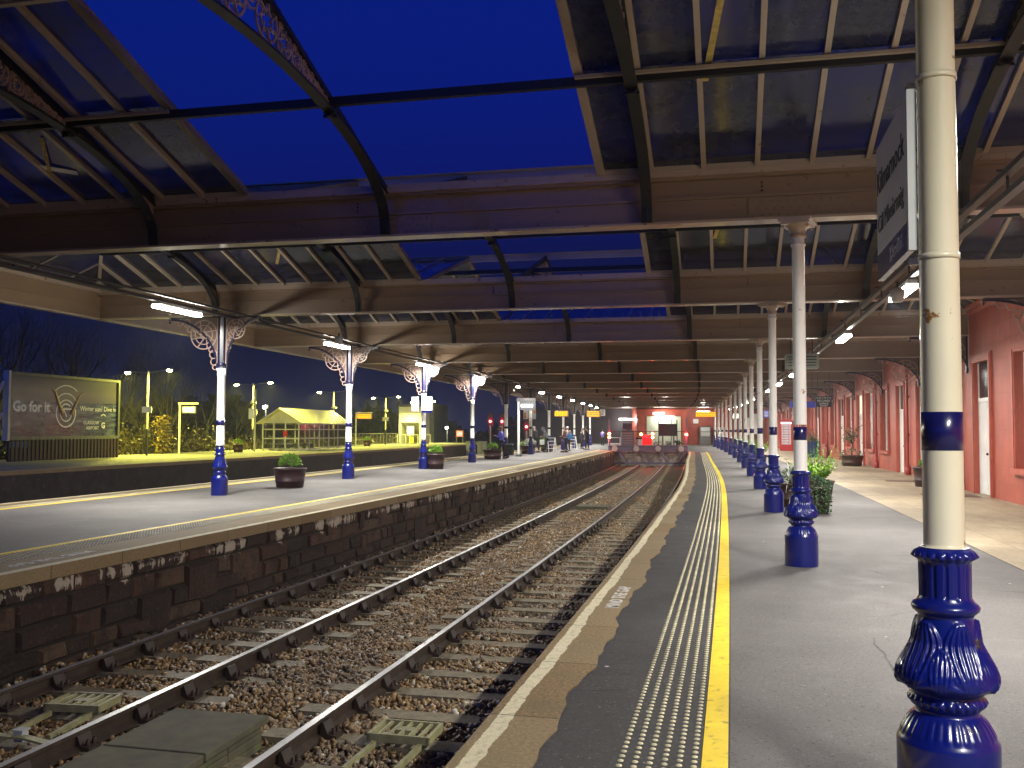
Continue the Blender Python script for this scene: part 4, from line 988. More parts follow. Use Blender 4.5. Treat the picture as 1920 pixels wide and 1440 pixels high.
# ================================================================ lamps under the canopy
LB=MB();LB.box(-.07,.07,-.8,.8,.0,.07);me_h=LB.mesh('housing',M['offw']);LB=MB();LB.box(-.075,.075,-.79,.79,-.062,-.001);me_d=LB.mesh('diffuser',M['led'])
def tube(s,u,z,lab,grp,W):
    t=at('fluorescent_lamp',lab,'lamp',s,u,z,grp)
    for nm,me in(('housing',me_h),('diffuser',me_d)):
        o=D.objects.new(nm,me);COL.objects.link(o);o.parent=t
    q=MB();q.tube([(0,-.6,.07),(0,-.6,.2)],.012,6);q.tube([(0,.6,.07),(0,.6,.2)],.012,6);q.build('hanger',[M['dark']],t)
    lamplight(t,None,W,.1,1.5,(1,.97,.9))
ords=['first','second','third','fourth','fifth','sixth','seventh','eighth','ninth','tenth','eleventh','twelfth']
for i,s in enumerate([16.55,24.6,32.8,41.3,49.7,58.2,66.3,74.3,82.3,90.3,98]):
    tube(s,-11.85,4.06,ords[i]+' lit tube lamp from the left in the row over the island platform','tube lamps over the island platform',LI)
for i in range(-2,12):
    s=15.0+7.2*i
    if s>100: break
    tube(s,1.8,3.8,('lit tube lamp overhead beside the camera, '+ords[i+2] if i<0 else ords[i]+' visible lit tube lamp in the receding row over the right-hand platform'),'tube lamps over the right-hand platform',LRW)
for u,zs,lab,s0_,s1_ in((1.8,(4.14,3.92),'pair of dark conduit rails carrying the right-hand row of lamps',-4,98),(-11.85,(4.155,),'dark conduit rail carrying the island row of lamps',6,100)):
    t=thing('lighting_conduit',lab,'conduit')
    q=MB()
    for i,z in enumerate(zs): q.cbox(s0_,s1_,u-.045+.0*i,u+.045,z-.03,z+.03,step=4)
    q.build('rail',[M['dgrey']],t)
    q=MB();s=s0_+1
    while s<s1_:
        q.bar(C(s,u,zs[-1]),C(s,u,4.19),.02,.02);q.bar(C(s,u-.1,4.165),C(s,u+.1,4.165),.03,.02);s+=SP/3
    q.build('clip',[M['dark']],t)
t=thing('lighting_conduit','thin black cable run under the girders above the island lamps','conduit');q=MB();q.cbox(4,100,-11.45,-11.38,4.15,4.185,step=4);q.build('cable',[M['dark']],t)
t=thing('equipment_box','pale green-grey cabinet hung on rods behind the second column','equipment box',C(27.2,1.28,3.6),rot(27));q=MB();q.box(-.45,.45,-.25,.25,-.2,.22);q.build('cabinet',[paint('grey_green',(.3,.36,.3),.5)],t,bevel=.02)
q=MB()
for i in range(4): q.box(-.38,.38,-.262,-.25,-.13+.08*i,-.1+.08*i)
q.build('louvre',[M['dgrey']],t);q=MB()
for x in(-.3,.3): q.tube([(x,0,.2),(x,0,.62)],.012,6)
q.build('hanger',[M['dark']],t)
for s,u,z,lab in((14.0,1.55,3.62,'round loudspeaker under the second right-hand lamp'),(22.5,-10.9,4.0,'pale camera or speaker on a bracket between the first two island lamps')):
    t=at('loudspeaker',lab,'loudspeaker',s,u,z);q=MB();q.lathe([(.06,-.12),(.09,-.1),(.11,.05),(.05,.09)],14,caps=True);q.build('horn',[M['offw']],t);q=MB();q.bar((0,0,.08),(0,0,.18),.03,.03);q.build('bracket',[M['dark']],t)
# ================================================================ signs
t=at('station_sign','white enamel station name sign fixed to the nearest column, edge-on, with navy strip','sign',3.93,-.1,0)
q=MB();q.box(-.013,.013,0.0,.86,2.51,3.06);q.build('panel',[M['whitep']],t,bevel=.003)
q=MB();q.box(-.0145,.0145,.001,.859,2.38,2.509);q.build('navy_strip',[M['navy']],t)
q=MB();q.box(-.017,.017,-.03,-.001,2.375,3.065);q.build('frame',[M['offw']],t)
text('Kilmarnock','lettering',t,M['blackp'],(-.0155,.45,2.86),.165,(0,-1,0),(0,0,1),.001)
text('Cill Mheàrnaig','lettering',t,M['dgrey'],(-.0155,.45,2.65),.125,(0,-1,0),(0,0,1),.001)
text('ScotRail','lettering',t,M['whitep'],(-.0165,.26,2.445),.085,(0,-1,0),(0,0,1),.001)
q=MB();q.add([(-.0165,.47,2.41),(-.0165,.43,2.48),(-.0165,.41,2.48),(-.0165,.45,2.41)],[(0,1,2,3)]);q.add([(-.0168,.43,2.41),(-.0168,.47,2.48),(-.0168,.45,2.48),(-.0168,.41,2.41)],[(0,1,2,3)]);q.build('emblem',[M['whitep']],t)
q=MB()
for z in(2.34,3.1): q=MB();q.lathe([(.0785,z-.012),(.081,z-.012),(.081,z+.012),(.0785,z+.012)],24,(.1,-.03,0));q.bar((.05,.04,z),(.0,.06,z),.02,.03);q.build('clamp',[M['cream']],t)
t=at('station_sign','two white name panels with navy strip on the third island column, set at an angle','sign',33.66,-12.2,0)
q=MB();q.box(0,.43,-.12,-.09,2.36,2.88);p=q.build('panel',[M['whitep']],t);q=MB();q.box(0,.43,-.125,-.088,2.26,2.359);q.build('navy_strip',[M['navy']],p)
text('Kilmarnock','lettering',t,M['grey'],(.215,-.122,2.7),.085,(1,0,0),(0,0,1),.001);text('Cill Mheàrnaig','lettering',t,M['grey'],(.215,-.122,2.55),.07,(1,0,0),(0,0,1),.001)
q=MB();q.obox((-.28,-.05,2.6),(.17,-.1,0),(.005,.012,0),(0,0,.28));q.build('panel',[M['whitep']],t)
q=MB();q.bar((0,-.1,2.3),(0,0,2.1),.03,.03);q.build('bracket',[M['whitep']],t)
t=at('hanging_sign','black sign lettered RECORDS OFFICE hanging before the red wall','sign',42.7,3.63,0)
q=MB();q.box(-.34,.34,-.02,.02,2.7,3.18);q.build('board',[M['blackp']],t,bevel=.004)
for i,(tx,sz) in enumerate((('G & S W R A',.115),('RECORDS',.125),('OFFICE',.125))): text(tx,'lettering',t,M['whitep'],(0,-.023,3.1-.13*i),sz,(1,0,0),(0,0,1),.002)
q=MB();q.box(-.16,.16,-.024,-.02,2.735,2.755);q.build('small_print',[M['whitep']],t);q=MB();q.tube([(-.25,0,3.18),(-.25,0,4.2)],.01,6);q.tube([(.25,0,3.18),(.25,0,4.2)],.01,6);q.build('rod',[M['dark']],t)
M['sblue']=paint('bright_blue_sign',(.01,.02,.5),.4,var=.05)
t=at('hanging_sign','plain bright blue sign passing behind the second column','sign',42.6,2.72,0);q=MB();q.box(-.55,.55,-.02,.02,2.66,2.94);q.build('board',[M['sblue']],t);q=MB();q.tube([(-.4,0,2.94),(-.4,0,4.2)],.01,6);q.tube([(.4,0,2.94),(.4,0,4.2)],.01,6);q.build('rod',[M['dark']],t)
t=at('hanging_sign','small bright blue sign with white lines left of the telephone box','sign',55.4,1.97,0);q=MB();q.box(-.15,.15,-.02,.02,2.4,2.82);q.build('board',[M['sblue']],t);q=MB()
for i in range(3): q.box(-.11,.11,-.024,-.02,2.7-.11*i,2.74-.11*i)
q.build('white_bars',[M['whitep']],t);q=MB();q.tube([(0,0,2.82),(0,0,4.2)],.012,6);q.build('rod',[M['dark']],t)
# amber departure displays
M['amber']=emit('amber_dots',(1,.36,.004),.75)
def amber(lab,s,u,w,h,z,post=False,turn=0,M2=None):
    t=at('departure_display',lab,'departure board',s,u,z,None,turn)
    q=MB();q.box(-w/2,w/2,-.12,.12,-h/2,h/2);q.build('case',[M['dgrey']],t,bevel=.01)
    q=MB();rows_=3
    for r in range(rows_):
        zc=h/2-.1-(h-.2)*r/(rows_-1) if rows_>1 else 0
        x=-w/2+.08
        while x<w/2-.08:
            L=RNG.uniform(.05,.14);x1=min(w/2-.07,x+L);q.box(x,x1,-.125,-.121,zc-.045,zc+.045);x=x1+.03
    q.build('text_rows',[M2 or M['amber']],t)
    q=MB()
    if post: q.box(-w/2-.12,-w/2-.04,-.04,.04,-z+ZI,h/2+.12);q.box(-w/2-.12,w/2,-.03,.03,h/2+.04,h/2+.12)
    else: q.tube([(-w*.35,0,h/2),(-w*.35,0,4.2-z)],.015,6);q.tube([(w*.35,0,h/2),(w*.35,0,4.2-z)],.015,6)
    q.build('support',[M['offw'] if post else M['dark']],t)
    l=D.lights.new('lamp_light','AREA');l.shape='RECTANGLE';l.size=w;l.size_y=h;l.energy=3;l.color=(1,.4,.03);o=D.objects.new('lamp_light',l);COL.objects.link(o);o.parent=t;o.location=(0,-.16,0);o.rotation_euler=(math.pi/2,0,0)
amber('amber departure display hanging right of the seventh island column','63.9' and 63.9,-11.35,1.0,.42,2.78)
amber('amber departure display hanging farther along the island platform, by the number 2 sign',78.1,-10.5,1.15,.55,3.02)
amber('amber departure display in a long dark case over the right-hand platform end',84.8,-.95,1.9,.5,3.1)
amber('orange-yellow departure display on a white post on the far platform',82,-32.2,1.5,.5,2.85,True)
t=at('clock_sign','digital clock in a grey case on a tall post standing on the island platform','clock',52.1,-12.2,ZI);q=MB();q.box(.0,.12,-.06,.06,0,3.2);q.build('post',[M['offw']],t)
q=MB();q.box(-.06,1.0,-.09,.09,3.16,3.36);q.box(.98,1.05,-.09,.09,2.7,3.36);q.box(.1,.98,-.1,.1,2.68,3.14);q.build('case',[M['dgrey']],t)
q=MB()
for i in range(5): q.ball((.26+.145*i,-.1,2.92),.075,8,6,0,(1,.15,1.4))
q.build('digits',[M['lit']],t)
q=MB();q.lathe([(.2,0),(.2,.04),(.1,.12)],8,(.06,0,0),caps=True);q.build('base_plate',[M['dark']],t)
for lab,s,u,z in(('white and orange flag sign on the seventh island column','48','-12.2',0),):
    t=at('flag_sign','pair of white notices with orange strip on the seventh island column','sign',56.2,-12.2,0);q=MB();q.box(-.42,-.1,-.12,-.09,2.3,2.95);q.box(.1,.36,-.12,-.09,2.3,2.95);q.build('panel',[M['whitep']],t);q=MB();q.box(-.4,-.25,-.125,-.121,2.35,2.7);q.box(.2,.35,-.125,-.121,2.65,2.9);q.build('orange_strip',[paint('orange',(.7,.25,.05))],t)
    q=MB();q.bar((-.25,-.1,2.35),(.25,-.1,2.35),.03,.03);q.build('bracket',[M['grey']],t)
# ================================================================ planters and plants
def leafball(q,c,R,n,sz,zs=1,seed=0,low=-.2,droop=0):
    r=random.Random(seed)
    for i in range(n):
        while True:
            d=Vector((r.gauss(0,1),r.gauss(0,1),r.gauss(0,1))).normalized()
            if d.z>low: break
        rad=R*(.55+.5*r.random()**.5);p=Vector(c)+Vector((d.x*rad,d.y*rad,d.z*rad*zs))
        t=(d+Vector((r.gauss(0,.5),r.gauss(0,.5),r.gauss(0,.5)))).normalized();w=t.cross(Vector((r.gauss(0,1),r.gauss(0,1),r.gauss(0,1)))).normalized()
        L=sz*(.7+.6*r.random());q.add([p,p+t*L*.5+w*L*.28,p+t*L+Vector((0,0,-droop*L)),p+t*L*.5-w*L*.28],[(0,1,2,3)])
def spikes(q,c,n,L,w,seed=0,spread=1.0,curve=.3):
    r=random.Random(seed)
    for i in range(n):
        a=r.random()*6.283;e=r.uniform(.25,1.45)*spread;h=Vector((math.cos(a),math.sin(a),0));l=L*(.6+.5*r.random())
        p=[Vector(c)];d=(h*math.sin(e)+Vector((0,0,math.cos(e)))).normalized();s=h.cross(Vector((0,0,1)))
        for k in range(4): p.append(p[-1]+d*l/4);d=(d+Vector((0,0,-curve*.35))).normalized()
        for k in range(4):
            w0=w*(1-k/4.2);w1=w*(1-(k+1)/4.2);q.add([p[k]-s*w0,p[k]+s*w0,p[k+1]+s*w1,p[k+1]-s*w1],[(0,1,2,3)])
def tub(t,r0,r1,h,mt,sq=False):
    q=MB()
    if sq: 
        q.add([(-r0,-r0,0),(r0,-r0,0),(r0,r0,0),(-r0,r0,0),(-r1,-r1,h),(r1,-r1,h),(r1,r1,h),(-r1,r1,h)],[(3,2,1,0),(0,1,5,4),(1,2,6,5),(2,3,7,6),(3,0,4,7)])
        k=r1-.04;q.add([(-r1,-r1,h),(r1,-r1,h),(r1,r1,h),(-r1,r1,h),(-k,-k,h),(k,-k,h),(k,k,h),(-k,k,h)],[(0,1,5,4),(1,2,6,5),(2,3,7,6),(3,0,4,7)])
        q.build('tub',[mt],t,recalc=False);q=MB();q.box(-k-.005,k+.005,-k-.005,k+.005,h-.06,h-.03);q.build('soil',[M['soil']],t)
    else:
        q.lathe([(r0*.96,0),(r0,.01),(r0+(r1-r0)*.3,h*.3),(r0+(r1-r0)*.3+.008,h*.31),(r0+(r1-r0)*.36+.008,h*.36),(r0+(r1-r0)*.36,h*.37),(r1-.01,h*.9),(r1+.012,h*.91),(r1+.012,h),(r1-.03,h),(r1-.04,h-.05)],28);q.build('tub',[mt],t,recalc=False)
        q=MB();q.lathe([(.001,h-.045),(r1-.035,h-.05)],20);q.build('soil',[M['soil']],t)
def bushpot(lab,s,u,r,h,kind,z=ZI,seed=1,mt='tub',grp='planted tubs on the island platform',sq=False,sc=1):
    t=at('planter',lab,'planter',s,u,z,grp);tub(t,r*.82,r,h,M[mt],sq)
    q=MB()
    if kind=='ball': leafball(q,(0,0,h+.12*sc),.27*sc,900,.05,.85,seed);q.build('bush',[M['leafg']],t,recalc=False)
    elif kind=='white':
        leafball(q,(.12,0,h+.12),.36,500,.09,.75,seed);q.build('flowers',[M['leafs']],t,recalc=False);q=MB();leafball(q,(-.3,0,h+.05),.22,250,.07,.8,seed+1);q.build('bush',[M['leafg']],t,recalc=False)
    elif kind=='mixed':
        leafball(q,(-.1,0,h+.08),.25,300,.1,1,seed);q.build('bush',[M['leafg']],t,recalc=False);q=MB();spikes(q,(.15,0,h),16,.5,.03,seed);q.build('fronds',[M['leafs']],t,recalc=False)
    elif kind=='spiky': spikes(q,(0,0,h),70,.85*sc,.018,seed,.75,.5);q.build('fronds',[M['leafb']],t,recalc=False);q=MB();leafball(q,(0,0,h),.3*sc,250,.09,.5,seed);q.build('bush',[M['leafd']],t,recalc=False)
    elif kind=='trail':
        leafball(q,(0,0,h+.03),r*.95,420,.06,.45,seed);
        rr=random.Random(seed)
        for i in range(700):
            a=rr.uniform(-2.7,-.75);zz=h-rr.random()**1.2*h*.95;R=r+.015+.06*rr.random();p=Vector((R*math.cos(a),R*math.sin(a),zz));d=Vector((math.cos(a)+rr.gauss(0,.5),math.sin(a)+rr.gauss(0,.5),-.4+rr.gauss(0,.4))).normalized();w=d.cross(Vector((rr.gauss(0,1),rr.gauss(0,1),rr.gauss(0,1)))).normalized();L=.055
            q.add([p,p+d*L*.5+w*L*.3,p+d*L,p+d*L*.5-w*L*.3],[(0,1,2,3)])
        q.build('trailing_leaves',[M['leafd']],t,recalc=False)
    elif kind=='silver': spikes(q,(0,0,h+.02),60,.55,.02,seed,1.3,.9);q.build('fronds',[M['leafs']],t,recalc=False)
    elif kind=='conifer':
        rr=random.Random(seed)
        for i in range(38):
            a=rr.random()*6.28;L=rr.uniform(.4,.85)*sc;e=rr.uniform(.05,.95);p0=Vector((.1*math.cos(a),.1*math.sin(a),h));d=Vector((math.cos(a)*math.sin(e),math.sin(a)*math.sin(e),math.cos(e)))
            for k in range(46):
                p=p0+d*L*k/46;x=Vector((rr.gauss(0,1),rr.gauss(0,1),rr.gauss(0,1))).normalized();tdir=(d*1.0+x*.9).normalized();w=tdir.cross(x).normalized();l=.12*(1.15-k/46)
                q.add([p,p+tdir*l*.5+w*l*.2,p+tdir*l,p+tdir*l*.5-w*l*.2],[(0,1,2,3)])
        q.build('bush',[M['leafg']],t,recalc=False)
    elif kind=='olive':
        rr=random.Random(seed)
        b_=MB();b_.tube([(0,0,h-.05),(.02,0,h+.5),(-.03,.02,h+.9)],[.03,.025,.018],8)
        ends=[]
        for i in range(16):
            a=rr.random()*6.28;z0_=h+.45+rr.random()*.5;L=rr.uniform(.4,.95);p=[Vector((0,0,z0_))];d=Vector((math.cos(a)*.7,math.sin(a)*.7,.55))
            for k in range(4): p.append(p[-1]+d*L/4);d=(d+Vector((rr.gauss(0,.2),rr.gauss(0,.2),.1))).normalized()
            b_.tube(p,[.012,.01,.008,.006,.003],5);ends.append(p)
        b_.build('stems',[M['bark']],t)
        for p in ends:
            for k in range(38):
                j=rr.uniform(.8,3.99);i0=int(j);c=p[i0].lerp(p[i0+1],j-i0)+Vector((rr.gauss(0,.05),rr.gauss(0,.05),rr.gauss(0,.05)));d=Vector((rr.gauss(0,1),rr.gauss(0,1),rr.gauss(0,1))).normalized();w=d.cross(Vector((rr.gauss(0,1),rr.gauss(0,1),1))).normalized();L=.075
                q.add([c,c+d*L*.5+w*L*.3,c+d*L,c+d*L*.5-w*L*.3],[(0,1,2,3)])
        leafball(q,(0,0,h+.0),r*1.05,300,.07,.5,seed);q.build('foliage',[M['leafb']],t,recalc=False)
    return t
bushpot('dark round tub with a bright green bush, right of the first island column',22.0,-12.0,.42,.5,'ball',seed=3)
bushpot('dark tub with a green ball bush touching the third island column',34.0,-11.75,.36,.58,'ball',seed=4,sc=.9)
bushpot('wide dark tub with a green ball bush in front of the woman in purple',46.2,-12.35,.5,.5,'ball',seed=5)
bushpot('brown tub of white and green leaves right of the clock post',57.6,-12.6,.5,.55,'white',seed=6)
bushpot('brown tub of mixed leaves beyond the hooded person',65.4,-12.6,.5,.58,'mixed',seed=7)
bushpot('tapered dark pot of trailing variegated leaves right of the foot of the second column',18.9,.82,.3,.52,'trail',0,8,'tubg','tubs along the right-hand platform')
bushpot('dark pot of silvery fronds behind the left of the second column',20.3,.42,.3,.5,'silver',0,9,'tubg','tubs along the right-hand platform')
bushpot('brown tub of bright green feathery conifer behind the second column',23.2,1.25,.42,.42,'conifer',0,10,'tubg','tubs along the right-hand platform',sc=1.35)
bushpot('dark bushy conifer tub left of the bright green one',25.6,.98,.38,.42,'trail',0,11,'tubg','tubs along the right-hand platform')
bushpot('dark purple tub of low leaves against the wall just left of the nearest column',28.6,4.85,.36,.58,'ball',0,12,'tub','tubs along the red wall',sc=.6)
bushpot('long dark tub with a thin leafy shrub climbing by the red wall',44.8,5.1,.52,.5,'olive',0,13,'tubg','tubs along the red wall',sc=1.2)
bushpot('tall blue square pot of spiky leaves by the red wall',58.6,4.9,.42,1.0,'spiky',0,14,'tubblue','tubs along the red wall',sq=True)
bushpot('dark tub with a thin shrub beyond the blue pot',63.5,4.9,.45,.55,'olive',0,15,'tubg','tubs along the red wall')
for i,(s,u) in enumerate(((46.5,1.0),(54,1.2),(61.2,1.3),(68,1.2),(75.5,1.3))):
    bushpot(('small','mid-sized','broad','tall','far')[i]+' green conifer tub behind the '+('seventh','eighth','ninth','tenth','eleventh')[i]+' right-hand column',s,u,.4,.45,'conifer',0,20+i,'tubg','tubs along the right-hand platform',sc=1.2)
bushpot('small dark tub on the far platform left of the glazed shelter',55.5,-31.5,.35,.5,'ball',ZI,31,'tub','tubs on the far platform')
bushpot('small dark tub on the far platform beyond the shelter',81,-31.6,.35,.5,'ball',ZI,32,'tub','tubs on the far platform')
# telephone box
t=at('telephone_box','red telephone kiosk against the red wall, with small white panes','telephone box',78.2,5.35,0,turn=-.12)
q=MB();w=.5;q.box(-w,w,-w,w,0,.22)
for x in(-w,w-.13):
    for y in(-w,w-.13): q.box(x,x+.13,y,y+.13,.22,2.15)
q.box(-w-.02,w+.02,-w-.02,w+.02,2.15,2.42);q.box(-w+.13,w-.13,-w+.02,-w+.1,.22,.5);q.box(-w+.02,-w+.1,-w+.13,w-.13,.22,.5)
q.build('body',[M['phone']],t,bevel=.015)
q=MB();n=12;P=[];
for i in range(n+1):
    a=math.pi*i/n;P.append((w*math.cos(a)*.98,2.42+.2*math.sin(a)))
q.plate(P,'y',-w,w);q.build('roof',[M['phone']],t)
q=MB();q.box(-w+.09,w-.09,-w-.035,-w-.021,2.2,2.34);q.build('sign_panel',[M['lit']],t)
q=MB();q.box(-w+.13,w-.13,-w+.05,-w+.06,.5,2.15);q.box(-w+.05,-w+.06,-w+.13,w-.13,.5,2.15);q.build('panes',[emit('kiosk_panes',(1,.82,.78),.16)],t)
q=MB()
for i in range(9): q.box(-w+.13,w-.13,-w+.02,-w+.05,.49+.207*i,.525+.207*i)
for x in(-.2,.18): q.box(x,x+.025,-w+.018,-w+.049,.5,2.15)
for i in range(9): q.box(-w+.02,-w+.05,-w+.13,w-.13,.49+.207*i,.525+.207*i)
q.build('glazing_bars',[M['phone']],t)
# covers, boards
for s,u,lab,a,b_ in((24.7,4.6,'rusty brown doormat-like cover plate on the flagstones, left of the nearest column',.62,.45),(31.5,4.75,'thin dark grating on the flagstones farther along the wall',.5,.2)):
    t=at('cover_plate',lab,'cover plate',s,u,.008);q=MB();q.box(-a,a,-b_,b_,-.002,.012);q.build('plate',[paint('rusty_plate',(.12,.06,.04),.7,var=.4)],t)
def aboard(lab,s,u):
    t=at('a_board',lab,'board',s,u,ZI,'white frames on the island platform',.5)
    q=MB()
    for sg in(-1,1):
        for x in(-.28,.28): q.bar((x,sg*.28,0),(x,sg*.03,1.0),.04,.03)
        for z in(.25,.5,.75,.98): q.bar((-.28,sg*(.28-.25*z),z),(.28,sg*(.28-.25*z),z),.03,.03)
    q.build('frame',[M['whitep']],t)
aboard('white open A-frame left of the man in the brown jacket',62.8,-11.9);aboard('white open A-frame right of the couple at the blue column foot',74.8,-11.9)
# ================================================================ people
def skin(name,edges,pts,rad,mat,parent,sub=1,root=0):
    me=D.meshes.new(name);me.from_pydata(pts,edges,[]);o=D.objects.new(name,me);COL.objects.link(o)
    sk=o.modifiers.new('skin','SKIN');sk.use_smooth_shade=True
    for i,v in enumerate(me.skin_vertices[0].data):
        r=rad[i];v.radius=(r,r) if not isinstance(r,tuple) else r;v.use_root=(i==root)
    sb=o.modifiers.new('sub','SUBSURF');sb.levels=sub;sb.render_levels=sub
    dg=bpy.context.evaluated_depsgraph_get();m2=D.meshes.new_from_object(o.evaluated_get(dg));D.objects.remove(o,do_unlink=True)
    m2.name=name;m2.materials.clear();m2.materials.append(mat);m2.polygons.foreach_set('use_smooth',[True]*len(m2.polygons))
    o=D.objects.new(name,m2);COL.objects.link(o);o.parent=parent;return o
def person(lab,s,u,z,face,h=1.72,top=None,leg=None,hair=None,coatlen=0,arms='down',bend=0,stride=.1,hood=False,bag=None,grp=None):
    t=at('person',lab,'person',s,u,z,grp);t.rotation_euler=(0,0,rot(s)+face)  # local +y is the way they face
    k=h/1.75;V=lambda x,y,zz:Vector((x*k,y*k,zz*k))
    b_=bend
    hipL,hipR=V(-.09,0,.9),V(.09,0,.9);kL,kR=V(-.1,stride*.6+.02,.49),V(.1,-stride*.4+.02,.49);aL,aR=V(-.1,stride,.085),V(.1,-stride,.085)
    tL,tR=aL+V(0,.16,-.055),aR+V(0,.16,-.055)
    pel=V(0,0,.95);wa=V(0,.01+b_*.1,1.1);ch=V(0,b_*.3,1.32);nb=V(0,b_*.5+.01,1.47);hd=V(0,b_*.65+.04,1.6);ht=V(0,b_*.7+.04,1.69)
    sL,sR=V(-.185,b_*.42,1.41),V(.185,b_*.42,1.41)
    if arms=='down': eL,eR=V(-.24,-.04+b_*.4,1.13),V(.24,-.03+b_*.4,1.13);wL,wR=V(-.23,.08+b_*.4,.89),V(.23,.08+b_*.4,.89)
    elif arms=='phone': eL,eR=V(-.22,.05,1.14),V(.22,-.02,1.13);wL,wR=V(-.12,.3,1.22),V(.2,.12,.9)
    else: eL,eR=V(-.22,.02+b_*.4,1.14),V(.22,.02+b_*.4,1.14);wL,wR=V(-.06,.22+b_*.4,1.1),V(.06,.22+b_*.4,1.08)
    pts=[pel,wa,ch,nb,hd,ht,sL,eL,wL,sR,eR,wR,hipL,kL,aL,tL,hipR,kR,aR,tR]
    ed=[(0,1),(1,2),(2,3),(3,4),(4,5),(2,6),(6,7),(7,8),(2,9),(9,10),(10,11),(0,12),(12,13),(13,14),(14,15),(0,16),(16,17),(17,18),(18,19)]
    R=[(.125,.09),(.11,.085),(.13,.095),.052,(.075,.095),(.06,.075),.052,.04,.028,.052,.04,.028,.08,.055,.037,.03,.08,.055,.037,.03]
    # five fingers on each hand
    for wi,side in((8,-1),(11,1)):
        w0=pts[wi];el=pts[wi-1];d=(w0-el).normalized();pal=w0+d*.07*k;pts.append(pal);pi_=len(pts)-1;ed.append((wi,pi_));R.append((.035,.018))
        sidev=d.cross(Vector((0,0,1)));sidev=sidev.normalized() if sidev.length>.1 else Vector((0,1,0))
        for j,(o_,L) in enumerate(((-.03,.055),(-.01,.07),(.01,.068),(.028,.055))):
            a=pal+sidev*o_*k+d*.03*k;e=a+d*L*k+Vector((0,.012,-.004))*k;pts+= [a,e];n=len(pts);ed+=[(pi_,n-2),(n-2,n-1)];R+=[.0095,.008]
        a=w0+d*.04*k+Vector((0,.03,0))*k;e=a+d*.04*k+Vector((0,.025,0))*k;pts+=[a,e];n=len(pts);ed+=[(pi_,n-2),(n-2,n-1)];R+=[.012,.009]
    R=[tuple(x*k for x in r) if isinstance(r,tuple) else r*k for r in R]
    skin('body',ed,[tuple(p) for p in pts],R,M['skin'],t,1)
    # face
    fq=MB();fq.ball(hd+V(0,.1,.0),.016*k,6,5,0,(1,1.4,1.3))
    fq.build('nose',[M['skin']],t)
    fq=MB()
    for sx in(-1,1): fq.ball(hd+V(sx*.032,.085,.03),.011*k,6,5)
    fq.box(*(hd.x-.025*k,hd.x+.025*k),*(hd.y+.083*k,hd.y+.093*k),*(hd.z-.052*k,hd.z-.045*k));fq.build('eyes_and_mouth',[M['black']],t)
    # jacket
    jp=[pel+V(0,0,-.02),wa,ch,nb+V(0,0,-.02),sL,eL,wL-(wL-eL)*.12,sR,eR,wR-(wR-eR)*.12]
    je=[(0,1),(1,2),(2,3),(2,4),(4,5),(5,6),(2,7),(7,8),(8,9)];jr=[(.165,.125),(.15,.115),(.165,.125),.07,.075,.062,.05,.075,.062,.05]
    if coatlen: jp.append(V(0,.01,.9-coatlen));je.append((0,len(jp)-1));jr.append((.19,.15))
    jr=[tuple(x*k for x in r) if isinstance(r,tuple) else r*k for r in jr]
    skin('jacket',je,[tuple(p) for p in jp],jr,top,t,1)
    tp=[pel,hipL,kL,aL+V(0,0,.02),hipR,kR,aR+V(0,0,.02)];te=[(0,1),(1,2),(2,3),(0,4),(4,5),(5,6)];trr=[(.14,.11),.098,.072,.056,.098,.072,.056]
    skin('trousers',te,[tuple(p) for p in tp],[tuple(x*k for x in r) if isinstance(r,tuple) else r*k for r in trr],leg,t,1)
    sq=MB()
    for a_,b2 in((aL,tL),(aR,tR)):
        sq.obox((a_+b2)/2+V(0,-.01,-.015),(.042*k,0,0),(0,.13*k,0),(0,0,.035*k))
    sq.build('shoes',[M['black']],t,bevel=.015)
    hq=MB()
    if hood: hq.ball(hd+V(0,-.015,.025),.14*k,12,8,0,(.95,1.0,1.15));hq.ball(nb+V(0,-.03,.0),.11*k,10,6,0,(1.3,1,.8));hq.build('hood',[top],t)
    else:
        hq.ball(hd+V(0,-.02,.045),.105*k,12,8,0,(.9,1.05,.95))
        if hair and hair[1]: hq.ball(hd+V(0,-.07,-.1),.1*k,10,8,0,(.95,.6,1.7))
        hq.build('hair',[hair[0] if hair else M['black']],t)
    if bag:
        bq=MB();bq.box(*bag[0]);bq.build(bag[1],[bag[2]],t,bevel=.04)
    return t
M['purple']=paint('purple_blue_jacket',(.1,.09,.55),.6,var=.2);M['brownj']=paint('brown_leather',(.16,.06,.035),.5,var=.3);M['greyc']=paint('grey_fleece',(.13,.14,.15),.8,var=.3);M['jean']=paint('dark_jeans',(.02,.025,.05),.8,var=.3);M['hairb']=paint('brown_hair',(.12,.07,.045),.6,var=.4);M['haird']=paint('dark_hair',(.015,.012,.01),.5);M['hairw']=paint('grey_hair',(.4,.38,.36),.6);M['skyb']=paint('sky_blue_bag',(.06,.25,.6),.5);M['tan']=paint('tan_jacket',(.3,.26,.22),.7);M['purp2']=paint('lilac_jacket',(.15,.1,.35),.7)
person('woman in a purple-blue jacket with long hair looking at a phone',47.3,-12.1,ZI,1.45,1.72,M['purple'],M['black'],(M['hairb'],True),.12,'phone',.15,.2,bag=((-.2,.2,-.62,-.2,.2,.78),'bag',M['black']))
person('person in a long black coat standing by the clock post, head bowed',61.8,-12.75,ZI,1.2,1.8,M['black'],M['black'],(M['hairw'],False),.3,'hold',.3,.12)
person('person in a grey hooded coat bending over hand luggage beside the person in black',62.6,-12.15,ZI,1.6,1.72,M['greyc'],M['black'],None,.15,'hold',.4,.1,hood=True,bag=((-.2,.2,.2,.5,.5,.85),'bag',M['offw']))
person('man in a brown leather jacket and dark trousers facing left on the island platform',62.7,-10.9,ZI,1.4,1.78,M['brownj'],M['jean'],(M['tan'],False),0,'hold',.1,.12)
